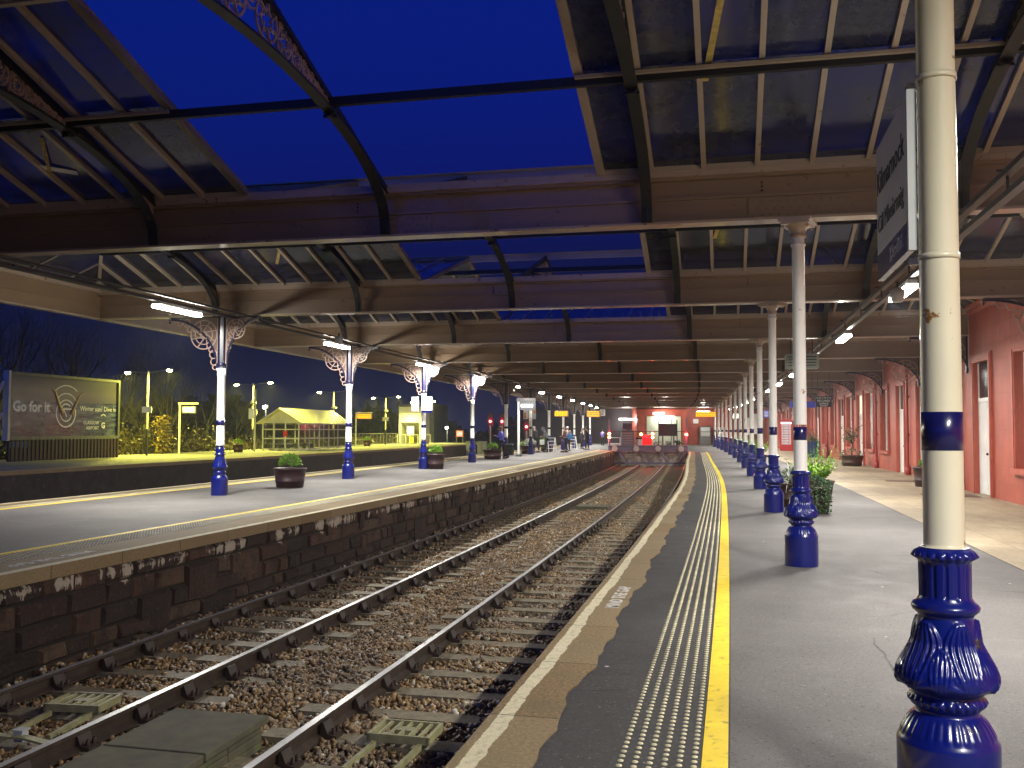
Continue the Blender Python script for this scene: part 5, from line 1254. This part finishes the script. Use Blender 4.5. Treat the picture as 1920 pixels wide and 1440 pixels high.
person('person in a grey jacket carrying a sky-blue bag behind the man in brown',66.3,-11.2,ZI,.5,1.8,M['tan'],M['jean'],(M['hairw'],False),0,'down',.05,.1,bag=((-.2,.24,-.3,-.12,.85,1.25),'bag',M['skyb']))
person('woman in a dark coat with a black handbag facing the tall person in black',76.0,-11.3,ZI,-1.2,1.68,M['black'],M['black'],(M['hairb'],True),.15,'hold',.1,.08,bag=((.2,.42,-.1,.15,.55,.85),'bag',M['black']))
person('tall person in a long black coat nearest the yellow line of the island platform',72.0,-10.4,ZI,1.3,1.8,M['black'],M['black'],(M['haird'],False),.25,'down',.05,.08)
person('person in a lilac patterned jacket standing alone left of the buffer beam',92,-10.8,.0,-.2,1.72,M['purp2'],M['black'],(M['haird'],False),0,'hold',.05,.08)
person('person in a dark patterned coat walking among the farthest right-hand columns',94.5,.75,.0,.4,1.75,M['greyc'],M['jean'],(M['hairw'],False),.3,'down',.05,.25)
# ================================================================ far platform
def yl(par,loc,W,col=(1,.94,.14)):
    l=D.lights.new('lamp_light','AREA');l.shape='DISK';l.size=.3;l.energy=W;l.color=col;o=D.objects.new('lamp_light',l);COL.objects.link(o);o.parent=par;o.location=loc
fl=['nearest twin-headed platform lamp post, right of the advertisement hoarding, with a small sign on it','twin-headed platform lamp post at the left end of the glazed shelter','twin-headed platform lamp post behind the right end of the glazed shelter','twin-headed platform lamp post by the orange display, with camera and sign','faint twin-headed lamp post farthest along the far platform']
for i,s in enumerate((46.2,60.3,74,88.5,103)):
    t=at('platform_lamp',fl[i],'lamp post',s,-32.2 if i!=1 else -32.9,ZI,'twin-headed lamp posts on the far platform')
    q=MB();q.tube([(0,0,0),(0,0,1.5)],.06,8);q.build('foot',[M['black']],t);q=MB();q.tube([(0,0,1.5),(0,0,4.75)],[.055,.045],8);q.build('post',[M['cream_sh']],t)
    q=MB();q.tube([(-1.25,0,4.72),(0,0,4.66),(1.25,0,4.82)],.02,6);q.build('arm',[M['grey']],t)
    for x,z in((-1.3,4.72),(1.3,4.84)):
        q=MB();q.obox((x,0,z),(.2,0,.02),(0,.1,0),(0,0,.05));h=q.build('lamp_head',[M['grey']],t,bevel=.02)
        q=MB();q.ball((x,0,z-.05),.13,8,6,0,(1.4,.9,.7));q.build('lens',[M['ledhot']],h);yl(t,(x,0,z-.13),YW)
    if i in(0,1,2,3):
        q=MB();q.box(-.3,.3,-.08,-.05,2.4,2.75) if i in(0,3) else q.box(-.1,.35,-.08,-.05,2.5,2.9);q.build('sign_plate',[M['whitep'] if i<3 else M['cream_sh']],t)
        if i: q=MB();q.box(-.16,.22,-.1,.1,3.3,3.42);q.build('camera',[M['cream_sh']],t)
# shelter
t=at('platform_shelter','yellow-lit glazed waiting shelter with a pale gabled roof on the far platform','shelter',64.9,-30.75,ZI)
Wd,Ln,He,Hr=1.35,4.6,2.0,3.0
q=MB()
for x in(-Wd,Wd):
    for y in np.linspace(-Ln,Ln,6): q.box(x-.04,x+.04,y-.04,y+.04,0,He)
for y in(-Ln,Ln):
    for x in(-.55,.35): q.box(x-.035,x+.035,y-.035,y+.035,0,He)
    for z in(.12,.85,1.5): q.box(-Wd+.04,Wd-.04,y-.03,y+.03,z-.035,z+.035)
for x in(-Wd,Wd):
    for z in(.12,.85,1.5): q.box(x-.028,x+.028,-Ln+.04,Ln-.04,z-.034,z+.034)
q.build('frame',[M['cream_sh']],t)
q=MB();r_=.35
for sg in(-1,1): q.add([(sg*(Wd+r_),-Ln-.4,He-.05),(0,-Ln-.4,Hr),(0,Ln+.4,Hr),(sg*(Wd+r_),Ln+.4,He-.05),(sg*(Wd+r_),-Ln-.4,He-.13),(0,-Ln-.4,Hr-.08),(0,Ln+.4,Hr-.08),(sg*(Wd+r_),Ln+.4,He-.13)],[(0,1,2,3),(7,6,5,4),(0,4,5,1),(3,2,6,7),(0,3,7,4)])
for sg in(-1,1):
    for i in range(23):
        y=-Ln-.3+i*.42;q.bar((sg*(Wd+r_),y,He-.04),(0,y,Hr+.01),.03,.02)
q.build('roof',[M['cream_sh']],t)
q=MB();q.add([(-Wd,-Ln-.03,He),(Wd,-Ln-.03,He),(0,-Ln-.03,Hr-.1)],[(0,1,2)]);q.box(-Wd,Wd,-Ln-.05,-Ln+.03,He-.06,He+.04)
for i in range(-5,6): q.box(i*.22-.012,i*.22+.012,-Ln-.05,-Ln-.03,He+.04,Hr-.15-abs(i)*.22*.62)
q.build('gable',[M['cream_sh']],t)
q=MB()
for x in(-Wd,Wd): q.add([(x,-Ln,.1),(x,Ln,.1),(x,Ln,He),(x,-Ln,He)],[(0,1,2,3)])
for y in(-Ln,): q.add([(-Wd,y,.1),(Wd,y,.1),(Wd,y,He),(-Wd,y,He)],[(0,1,2,3)])
q.build('glazing',[M['pane']],t,recalc=False)
q=MB();q.box(-Wd+.1,-Wd+.5,-Ln+.5,Ln-1,.4,.48)
for y in np.linspace(-Ln+.7,Ln-1.2,6): q.box(-Wd+.15,-Wd+.45,y-.03,y+.03,0,.4)
q.build('bench',[M['grey']],t)
q=MB();q.box(.2,.5,-Ln-.06,-Ln-.03,1.0,1.4);q.build('notice',[M['phone']],t)
yl(t,(0,-1.5,1.9),20,(1,.95,.5))
# hoarding with the poster
t=at('billboard','large advertisement hoarding reading Go for it, with legs diving into a grey-green sea','billboard',39.6,-32.3,ZI)
HW=4.05
def bb(y0,y1,z0_,z1_,x=0.0,t_=.02): return (x,x+t_,y0,y1,z0_,z1_)
q=MB()
for a in(bb(-HW,HW,.98,1.14,-.1,.2),bb(-HW,HW,3.95,4.08,-.1,.2),bb(-HW,-HW+.16,1.14,3.95,-.1,.2),bb(HW-.14,HW,1.14,3.95,-.1,.2)): q.box(*a)
q.build('frame',[paint('dull_green_frame',(.12,.13,.08),.5)],t)
q=MB();q.box(-.14,.16,-HW-.14,-HW-.005,.95,4.12);q.build('end_post',[M['cream_sh']],t)
q=MB()
for i in range(60): y=-HW+.05+i*(2*HW-.1)/60;q.box(-.02+(.03 if i%2 else 0),.08+(.03 if i%2 else 0),y,y+.135,0,.98)
q.build('skirt',[paint('dark_red_slats',(.025,.006,.005),.6,var=.3)],t)
def sea():
    m,nt,b=nodes('poster_sea');co=coords(nt,'Object');sp=N(nt,'ShaderNodeSeparateXYZ');nt.links.new(co,sp.inputs[0]);z=sp.outputs[2]
    sky=ramp(nt,mth(nt,'MULTIPLY',mth(nt,'SUBTRACT',z,2.6),.75),[(0,(.07,.07,.045)),(.5,(.15,.135,.07)),(1,(.09,.095,.07))]).outputs[0]
    mp=coords(nt,'Object',(1,.55,2.6));w=noise(nt,mp,1.9,9,.62)
    se=ramp(nt,w,[(.36,(.006,.011,.01)),(.5,(.025,.04,.034)),(.62,(.09,.12,.1)),(.75,(.2,.23,.2))]).outputs[0]
    k=mth(nt,'GREATER_THAN',mth(nt,'ADD',z,mth(nt,'MULTIPLY',w,.14)),2.86);c=mix(nt,k,se,sky);nt.links.new(c,b.inputs['Base Color']);b.inputs['Roughness'].default_value=.25;return m
q=MB();q.box(.0,.03,-HW+.16,HW-.14,1.14,3.95);q.build('poster',[sea()],t)
M['post_w']=emit('poster_white',(.85,.9,.7),.42);M['legs']=paint('tanned_legs',(.16,.05,.03),.5)
yd=(0,1,0)
M['post_w']=paint('poster_white_print',(.75,.76,.66),.4,var=.05,bst=0)
text('Go for it','lettering',t,M['post_w'],(.034,-2.55,2.5),.68,yd,(0,0,1),.003,offset=.022)
text('Winter sun? Dive in','lettering',t,M['post_w'],(.034,2.35,2.5),.36,yd,(0,0,1),.003)
text('GLASGOW','lettering',t,M['post_w'],(.034,2.4,1.8),.25,yd,(0,0,1),.003,align='RIGHT');text('AIRPORT','lettering',t,M['post_w'],(.034,2.4,1.53),.25,yd,(0,0,1),.003,align='RIGHT')
text('G','lettering',t,M['post_w'],(.034,2.75,1.66),.42,yd,(0,0,1),.003,offset=.012)
def arc(q,cy,cz,r,a0,a1,w=.05,n=24,x=.036):
    for i in range(n):
        t0=math.radians(a0+(a1-a0)*i/n);t1=math.radians(a0+(a1-a0)*(i+1)/n)
        q.bar((x,cy+r*math.cos(t0),cz+r*math.sin(t0)),(x,cy+r*math.cos(t1),cz+r*math.sin(t1)),.008,w,up=(0,-math.cos(t0),-math.sin(t0)) if False else (1,0,0))
def arcband(q,cy,cz,r,a0,a1,w=.06,n=30,x=.034):
    vs=[];fs=[]
    for i in range(n+1):
        a=math.radians(a0+(a1-a0)*i/n)
        for rr_ in(r-w/2,r+w/2): vs.append((x,cy+rr_*math.cos(a),cz+rr_*math.sin(a)))
    for i in range(n): fs.append((2*i,2*i+1,2*i+3,2*i+2))
    q.add(vs,fs)
q=MB();cy,cz=-.15,2.28
arcband(q,cy,cz+.02,.92,38,142,.05);arcband(q,cy,cz,.62,40,140,.05);arcband(q,cy,cz+.05,1.28,52,128,.05,x=.035);arcband(q,cy,cz,.7,150,390,.06);arcband(q,cy,cz,.42,50,350,.055)
q.bar((.035,cy-.2,cz+.18),(.035,cy+.05,cz-.2),.006,.05);q.bar((.0355,cy-.2,cz+.18),(.0355,cy+.6,cz+.18),.006,.05);
q.build('logo',[M['post_w']],t,recalc=False);q=MB();arcband(q,2.75,1.95,.28,45,135,.05);q.build('emblem',[M['post_w']],t,recalc=False)
q=MB();q.tube([(.04,-.4,2.2),(.04,-.72,2.75),(.04,-.98,3.3),(.04,-1.2,3.35)],[.13,.1,.055,.04],8);q.tube([(.04,.25,2.2),(.04,.55,2.7),(.04,.85,3.15),(.04,1.08,3.3)],[.13,.1,.055,.035],8)
o=q.build('diving_legs',[M['legs']],t);o.scale=(.25,1,1);o.location=(.03,0,0)
q=MB();q.box(.06,.09,-HW+.1,-HW+1.3,.62,.9);q.build('blue_plate',[paint('dull_blue_plate',(.03,.09,.16),.5)],t)
q=MB();q.bar((0,-HW-.3,3.6),(-1.2,-HW-.9,0),.12,.12);q.bar((0,-HW-.3,2.2),(-.9,-HW-.7,0),.1,.1);q.build('prop',[M['cream_sh']],t)
# a sign on a gibbet post
t=at('far_clock_sign','small lit white sign hung from a pale gibbet post on the far platform','sign',49.7,-32.3,ZI);q=MB();q.tube([(0,0,0),(0,0,3.0)],.06,8);q.bar((-.1,0,3.02),(1.2,0,3.02),.08,.1);q.build('post',[M['cream_sh']],t);q=MB();q.box(.18,1.05,-.06,.06,2.45,2.85);q.build('case',[M['grey']],t);q=MB();q.box(.24,.98,-.075,-.06,2.5,2.8);q.build('face',[emit('pale_face',(1,1,.8),.35)],t)
q=MB();q.bar((.4,0,2.85),(.4,0,3.0),.03,.03);q.bar((.85,0,2.85),(.85,0,3.0),.03,.03);q.build('hanger',[M['dark']],t)
t=at('far_post','pale post with a small white notice beside the first island column, on the far platform','post',57.2,-31.2,ZI);q=MB();q.tube([(0,0,0),(0,0,4.2)],.06,8);q.build('post',[M['cream_sh']],t);q=MB();q.box(-.45,-.1,-.03,.03,2.2,2.9);q.build('notice',[M['whitep']],t)
# railings, lift tower and distant buildings
t=thing('railing','thin dark railing along the back of the far platform beyond the shelter','railing');q=MB()
for s in frange(80,100,1.1): q.tube([C(s,-33.2,ZI),C(s,-33.2,ZI+1.1)],.025,6)
q.cbox(80,100,-33.23,-33.18,ZI+1.07,ZI+1.13,step=3);q.cbox(80,100,-33.22,-33.19,ZI+.1,ZI+.14,step=3);q.build('rails',[M['grey']],t)
t=at('cycle_rack','pale tubular barriers standing at the end of the far platform','barrier',92,-30.6,ZI);q=MB()
for i in range(3):
    x=-1.4+i*1.3;q.tube([(x,0,0),(x,0,1.0),(x+.9,0,1.0),(x+.9,0,0)],.03,6)
q.build('hoops',[M['cream_sh']],t)
t=thing('stair_tower','yellow-lit stair tower with a stepped soffit at the far end of the far platform','building',C(97,-32.0,ZI),rot(97))
q=MB();q.box(-1.3,1.3,0,3,2.3,4.0);q.box(-1.3,-1.05,-.02,3,0,2.3);q.box(1.0,1.35,-.05,3,0,4.1);q.build('wall',[M['cream_sh']],t)
q=MB()
for i in range(7): q.box(-1.0,.95,.2+.2*i,.5+.2*i,2.28-.13*i-.13,2.28-.13*i)
q.box(-1.0,.95,2.2,2.4,0,1.4);q.build('stair_soffit',[paint('soffit_grey',(.3,.3,.22))],t)
q=MB();q.box(-.5,.3,.4,.45,.9,1.9);q.build('notice_board',[M['whitep']],t);q=MB();q.box(-.2,.3,.3,.39,.05,.75);q.build('grit_box',[paint('yellow_plastic',(.6,.5,.03))],t)
yl(t,(0,-1.6,3.4),90,(1,.97,.4));
t=thing('distant_building','dim grey building right of the yellow stair tower','building',C(116,-36.5,-.2),rot(116));q=MB();q.box(-2.0,2.6,0,8,0,5.0);q.build('wall',[paint('dim_render',(.1,.1,.1),.8)],t)
q=MB();q.box(-2.2,2.8,-.1,8.1,5.0,5.12);q.build('roof',[M['dgrey']],t)
q=MB()
for i in range(3): q.box(-1.3+i*1.2,-.6+i*1.2,-.04,.0,2.4,3.6)
q.build('window',[M['winglass']],t)
# yard lamps and signals
def yard(lab,s,u,h,mt,W,col):
    t=at('yard_lamp',lab,'lamp post',s,u,-.9);q=MB();q.tube([(0,0,0),(0,0,h)],.05,8);q.build('post',[M['grey']],t);q=MB();q.box(-.2,.2,-.22,.0,h-.1,h+.15);h_=q.build('lamp_head',[M['grey']],t);q=MB();q.ball((0,-.28,h),.13,8,6);q.build('lens',[mt],h_)
    l=D.lights.new('lamp_light','POINT');l.energy=W;l.color=col;l.shadow_soft_size=.15;o=D.objects.new('lamp_light',l);COL.objects.link(o);o.parent=t;o.location=(0,-.5,h)
yard('bright white lamp on a post left of the yellow stair tower',106,-35.5,4.1,M['ledw'],60,(.95,1,.6))
yard('low bright white lamp in the yard right of the stair tower',112,-31.3,2.75,M['ledw'],60,(.9,1,.75))
yard('small white lamp among the trees above the shelter roof',70,-36.5,4.3,M['ledw'],30,(1,1,.8))
def signal(lab,s,u,z,two=False):
    t=at('railway_signal',lab,'signal',s,u,-1.1);q=MB();q.tube([(0,0,0),(0,0,z+1.1-.4)],.07,8);q.build('post',[M['grey']],t)
    q=MB();q.box(-.22,.22,-.1,.1,z+.75,z+1.75);q.plate([(-.3,z+.65),(.3,z+.65),(.3,z+1.75),(.15,z+1.95),(-.15,z+1.95),(-.3,z+1.75)],'y',.1,.12);h=q.build('head',[M['dark']],t)
    q=MB();q.lathe([(.001,.05),(.07,.03),(.095,0)],14);l=q.build('red_lens',[M['redlamp']],h);l.rotation_euler=(math.pi/2,0,0);l.location=(0,-.12,z+1.1)
    l=D.lights.new('lamp_light','POINT');l.energy=14;l.color=(1,.01,.06);l.shadow_soft_size=.09;o=D.objects.new('lamp_light',l);COL.objects.link(o);o.parent=t;o.location=(0,-.35,z+1.1)
signal('red signal left of the pair beyond the woman in purple',86.4,-21.1,2.44);signal('red signal right of the pair, beside the fifth island column',86.6,-20.0,2.44);signal('lower single red signal behind the clock post',87,-17.7,1.94)
t=at('yard_sign','orange-bordered white sign beyond the far platform ramp','sign',110.5,-29.4,-1.1);q=MB();q.box(-.45,.45,-.04,.04,1.85,2.65);q.build('panel',[paint('orange_border',(.6,.12,.02))],t);q=MB();q.box(-.33,.33,-.05,-.041,1.97,2.53);q.build('face',[emit('sign_face',(1,.85,.6),.25)],t);q=MB();q.box(-.4,-.34,0,.05,0,1.85);q.box(.34,.4,0,.05,0,1.85);q.build('post',[M['grey']],t)
for x,lab in ((-.0,'pale relay cabinet left of the walking woman'),(.9,'second relay cabinet right behind the fourth island column gap')):
    t=at('relay_cabinet',lab,'cabinet',92,-24.2+x*1.3,-1.1);q=MB();q.box(-.45,.45,-.3,.3,.1,1.5);q.box(-.48,.48,-.33,.33,1.5,1.56);q.build('body',[M['grey']],t);q=MB();q.box(-.02,.02,-.32,-.3,.15,1.45);q.build('door_seam',[M['dgrey']],t)
# ================================================================ trees
def tree_meshes(seed,h,lean=.15,spread=.5,depth=5):
    r=random.Random(seed);tk=MB();cr=MB()
    def branch(p,d,L,rad,lev):
        pts=[p];rs=[rad];n=4 if lev<2 else 3
        for i in range(n):
            d=(d+Vector((r.gauss(0,.1),r.gauss(0,.1),.05 if lev else .02))).normalized();pts.append(pts[-1]+d*L/n);rs.append(rad*(1-.45*(i+1)/n))
        (tk if lev==0 else cr).tube(pts,rs,7 if lev<1 else (5 if lev<2 else 3),0,caps=False,smooth=lev<2)
        if lev>=depth: return
        k=(5,4,3,3,3)[min(lev,4)]
        for i in range(k):
            f=r.uniform(.35,1) if lev else r.uniform(.3,1)
            if i==0: f=1
            j=min(n-1,int(f*n));q=pts[j].lerp(pts[j+1],f*n-j) if j<n else pts[-1]
            a=r.random()*6.28;x=d.cross(Vector((math.cos(a),math.sin(a),.3))).normalized();nd=(d*(1 if i else 1.6)+x*(spread+.35*r.random())).normalized()
            branch(q,nd,L*r.uniform(.5,.78),rs[j]*.62,lev+1)
    branch(Vector((0,0,0)),Vector((lean*(r.random()-.5),lean*(r.random()-.5),1)).normalized(),h*.36,h*.014,0)
    return tk.mesh('trunk',M['bark']),cr.mesh('crown',M['bark'])
protos=[tree_meshes(11,10.5),tree_meshes(12,10.5,.3,.45),tree_meshes(13,9.5,.2,.6),tree_meshes(14,11,.2,.4)]
r=random.Random(21);words=['leaning','forked','slender','spreading','broad','tall','crooked','thin','bushy','ragged']
spots=[(30,-41,1.25),(34,-45,1.4),(37,-38.5,1.15),(40,-43,1.3),(43,-40,1.1),(46,-46,1.5),(48,-38,.95),(51,-42,1.2),(54,-39,1.05),(57,-45,1.35),(59,-38.5,.9),(62,-41,1.1),(66,-39.5,.95),(69,-44,1.1),(72,-40,.85),(27,-39,1.1),(23,-42,1.3),(77,-41,.7),(44,-50,1.5),(53,-50,1.5),(35,-52,1.6),(63,-50,1.2),(26,-48,1.4),(39,-48,1.45),(49,-47,1.3),(56,-41.5,1.15),(45,-36.5,.75),(52,-36.2,.7),(29,-44,1.3),(32,-49,1.5),(37,-43.5,1.35),(42,-46.5,1.4),(47,-42.5,1.2),(50,-46,1.4),(41,-40.5,1.15),(35.5,-47,1.4)]
for i,(s,u,sc_) in enumerate(spots):
    where='behind the hoarding' if s<46 else ('between the hoarding and the first island column' if s<55 else 'behind the glazed shelter')
    side=['at the front','in the second row','deep in the wood'][0 if u>-40 else (1 if u>-45 else 2)]
    t=at('bare_tree','%s bare winter tree %s, number %s from the left there, %s'%(words[i%10],where,ords[i//3],side),'tree',s,u,-1.3,'bare trees behind the far platform',turn=r.random()*6)
    t['label']='%s bare tree %s %s'%(words[i%10],side,where)+('',', taller',', short',', dense')[i//10]
    t.scale=(sc_,sc_,sc_)
    a,b_=protos[i%4]
    for nm,me in(('trunk',a),('crown',b_)):
        o=D.objects.new(nm,me);COL.objects.link(o);o.parent=t
# undergrowth
q=MB();r=random.Random(5)
for i in range(5200):
    s=r.uniform(28,104);u=-34.8-abs(r.gauss(0,1.4));p=C(s,u,-.6);h=r.uniform(.5,2.3)*(1.3 if s<60 else .8);d=Vector((r.gauss(0,.35),r.gauss(0,.35),1)).normalized();w=Vector((r.gauss(0,1),r.gauss(0,1),0)).normalized()*.016
    p1=p+d*h*.5;d2=(d+Vector((r.gauss(0,.3),r.gauss(0,.3),-.1))).normalized();p2=p1+d2*h*.5
    q.add([p-w,p+w,p1+w*.8,p1-w*.8,p2],[(0,1,2,3),(3,2,4)])
    for j in range(3):
        c=p1.lerp(p2,r.random());e=Vector((r.gauss(0,1),r.gauss(0,1),r.gauss(0,1)))*.09;w2=Vector((r.gauss(0,1),r.gauss(0,1),r.gauss(0,1)))*.04;q.add([c,c+e+w2,c+e*2,c+e-w2],[(0,1,2,3)])
o=q.build('undergrowth',[M['stick']],recalc=False);tag(o,'tangle of dry stems and brambles behind the far platform','undergrowth','undergrowth',kind='stuff')
q=MB()
for i in range(700):
    s=r.uniform(49.2,50.8);z=.2+r.random()*2.2;rr_=.19*(1-.3*z/2.4);a=r.random()*6.28;c=C(s,-33.6,z)+Vector((rr_*math.cos(a)*r.random(),rr_*math.sin(a)*r.random(),0));e=Vector((r.gauss(0,1),r.gauss(0,1),r.gauss(0,1)))*.05;w2=Vector((r.gauss(0,1),r.gauss(0,1),r.gauss(0,1)))*.035;q.add([c,c+e+w2,c+e*2,c+e-w2],[(0,1,2,3)])
M['amberleaf']=leaf('amber_leaves',(.06,.04,.005),(.26,.18,.02));t=thing('young_tree','small bush of yellow leaves lit beside the gibbet sign post','shrub');q.build('foliage',[M['amberleaf']],t,recalc=False);q=MB();q.tube([C(50,-33.6,-.5),C(50,-33.6,2.2)],[.04,.015],6);q.build('stem',[M['bark']],t)
for i,(x,y,h) in enumerate(((-24.6,160,8.2),(-22.9,160,8.8),(-21.2,158,9.0),(-19.4,161,8.0))):
    t=thing('conifer',('leftmost','second','third','rightmost')[i]+' of the four small dark conifers on the skyline above the far platform','tree',(x,y,-1.3),0,'conifers on the skyline')
    q=MB();q.tube([(0,0,0),(0,0,h)],[.14,.02],6);q.build('trunk',[M['bark']],t)
    q=MB()
    for j in range(700):
        z=h*(.12+.88*r.random());R=1.0*(1-z/h)+.05;a=r.random()*6.28;p=Vector((R*math.cos(a)*r.random()**.4,R*math.sin(a)*r.random()**.4,z));e=Vector((math.cos(a)*.16,math.sin(a)*.16,-.08));w2=Vector((-math.sin(a),math.cos(a),0))*.06;q.add([p,p+e+w2,p+e*2,p+e-w2],[(0,1,2,3)])
    q.build('crown',[M['conif']],t,recalc=False)
# far dark wood closing the view along the line
q=MB()
for i in range(9000):
    X=r.uniform(-95,6);Y=r.uniform(165,185);hh=3.2+1.6*math.sin(X*.19)+1.1*math.sin(X*.47+1)+(3 if X<-40 else 0);z=-1.3+hh*r.random()**.6;e=Vector((r.gauss(0,1),r.gauss(0,.4),r.gauss(0,1)))*.55;w2=Vector((r.gauss(0,1),0,r.gauss(0,1)))*.5;c=Vector((X,Y,z));q.add([c,c+e+w2,c+e*2,c+e-w2],[(0,1,2,3)])
o=q.build('far_wood',[M['conif']],recalc=False);tag(o,'low dark wood on the horizon beyond the end of the far tracks','wood','far wood',kind='stuff')
# ================================================================ haze, sky, camera
if HAZE>0:
    q=MB();q.box(-75,45,-8,188,-2.4,19);o=q.build('haze',[])
    m=D.materials.new('haze_air');m.use_nodes=True;nt=m.node_tree;nt.nodes.remove(nt.nodes['Principled BSDF']);v=N(nt,'ShaderNodeVolumePrincipled');v.inputs['Density'].default_value=HAZE;v.inputs['Color'].default_value=(.9,.92,.95,1);v.inputs['Anisotropy'].default_value=.6
    nt.links.new(v.outputs[0],nt.nodes['Material Output'].inputs['Volume']);o.data.materials.append(m);tag(o,'thin evening mist filling the station and yard','mist',kind='stuff')
w=D.worlds.new('World');SC.world=w;w.use_nodes=True;nt=w.node_tree;bg=nt.nodes['Background']
sk=nt.nodes.new('ShaderNodeTexSky');sk.sky_type='NISHITA';sk.sun_disc=False;sk.sun_elevation=math.radians(SUNEL);sk.sun_rotation=math.radians(200);sk.altitude=50;sk.dust_density=1.2;sk.ozone_density=6
nt.links.new(sk.outputs[0],bg.inputs[0]);bg.inputs[1].default_value=SKY
t_=nt.nodes.new('ShaderNodeMix');t_.data_type='RGBA';t_.blend_type='MULTIPLY';t_.inputs[0].default_value=1;nt.links.new(sk.outputs[0],t_.inputs[6]);t_.inputs[7].default_value=(*SKYTINT,1);
tc=nt.nodes.new('ShaderNodeTexCoord');sz=nt.nodes.new('ShaderNodeSeparateXYZ');nt.links.new(tc.outputs['Generated'],sz.inputs[0])
hz=mth(nt,'POWER',mth(nt,'SUBTRACT',1.0,mth(nt,'MAXIMUM',sz.outputs[2],0.0)),7.0)      # town glow low in the evening sky
ad=nt.nodes.new('ShaderNodeMix');ad.data_type='RGBA';ad.blend_type='ADD';nt.links.new(hz,ad.inputs[0]);nt.links.new(t_.outputs[2],ad.inputs[6]);ad.inputs[7].default_value=(.0045,.0065,.027,1);nt.links.new(ad.outputs[2],bg.inputs[0])
cam=D.cameras.new('camera');cam.sensor_width=36;cam.lens=1760.54/1920*36;cam.clip_start=.05;cam.clip_end=3000
co=D.objects.new('camera',cam);COL.objects.link(co);SC.camera=co
p_,r_=.049052,.0038;c,s=math.cos(p_),math.sin(p_);cr,sr=math.cos(r_),math.sin(r_)
F=Vector((0,c,s));U0=Vector((0,-s,c));Xx=Vector((1,0,0));RX=Xx*cr+U0*sr;UP=U0*cr-Xx*sr
Mx=Matrix(((RX.x,UP.x,-F.x,0),(RX.y,UP.y,-F.y,0),(RX.z,UP.z,-F.z,1.6103),(0,0,0,1)));co.matrix_world=Mx
SC.render.engine='CYCLES';SC.view_settings.view_transform='Standard';SC.view_settings.look='None';SC.view_settings.exposure=EXPO;SC.view_settings.gamma=1
cy=SC.cycles;cy.use_denoising=True;cy.use_adaptive_sampling=True;cy.max_bounces=7;cy.diffuse_bounces=3;cy.glossy_bounces=3;cy.transparent_max_bounces=16;cy.volume_bounces=0;cy.use_light_tree=True;cy.sample_clamp_indirect=6;cy.caustics_reflective=False;cy.caustics_refractive=False
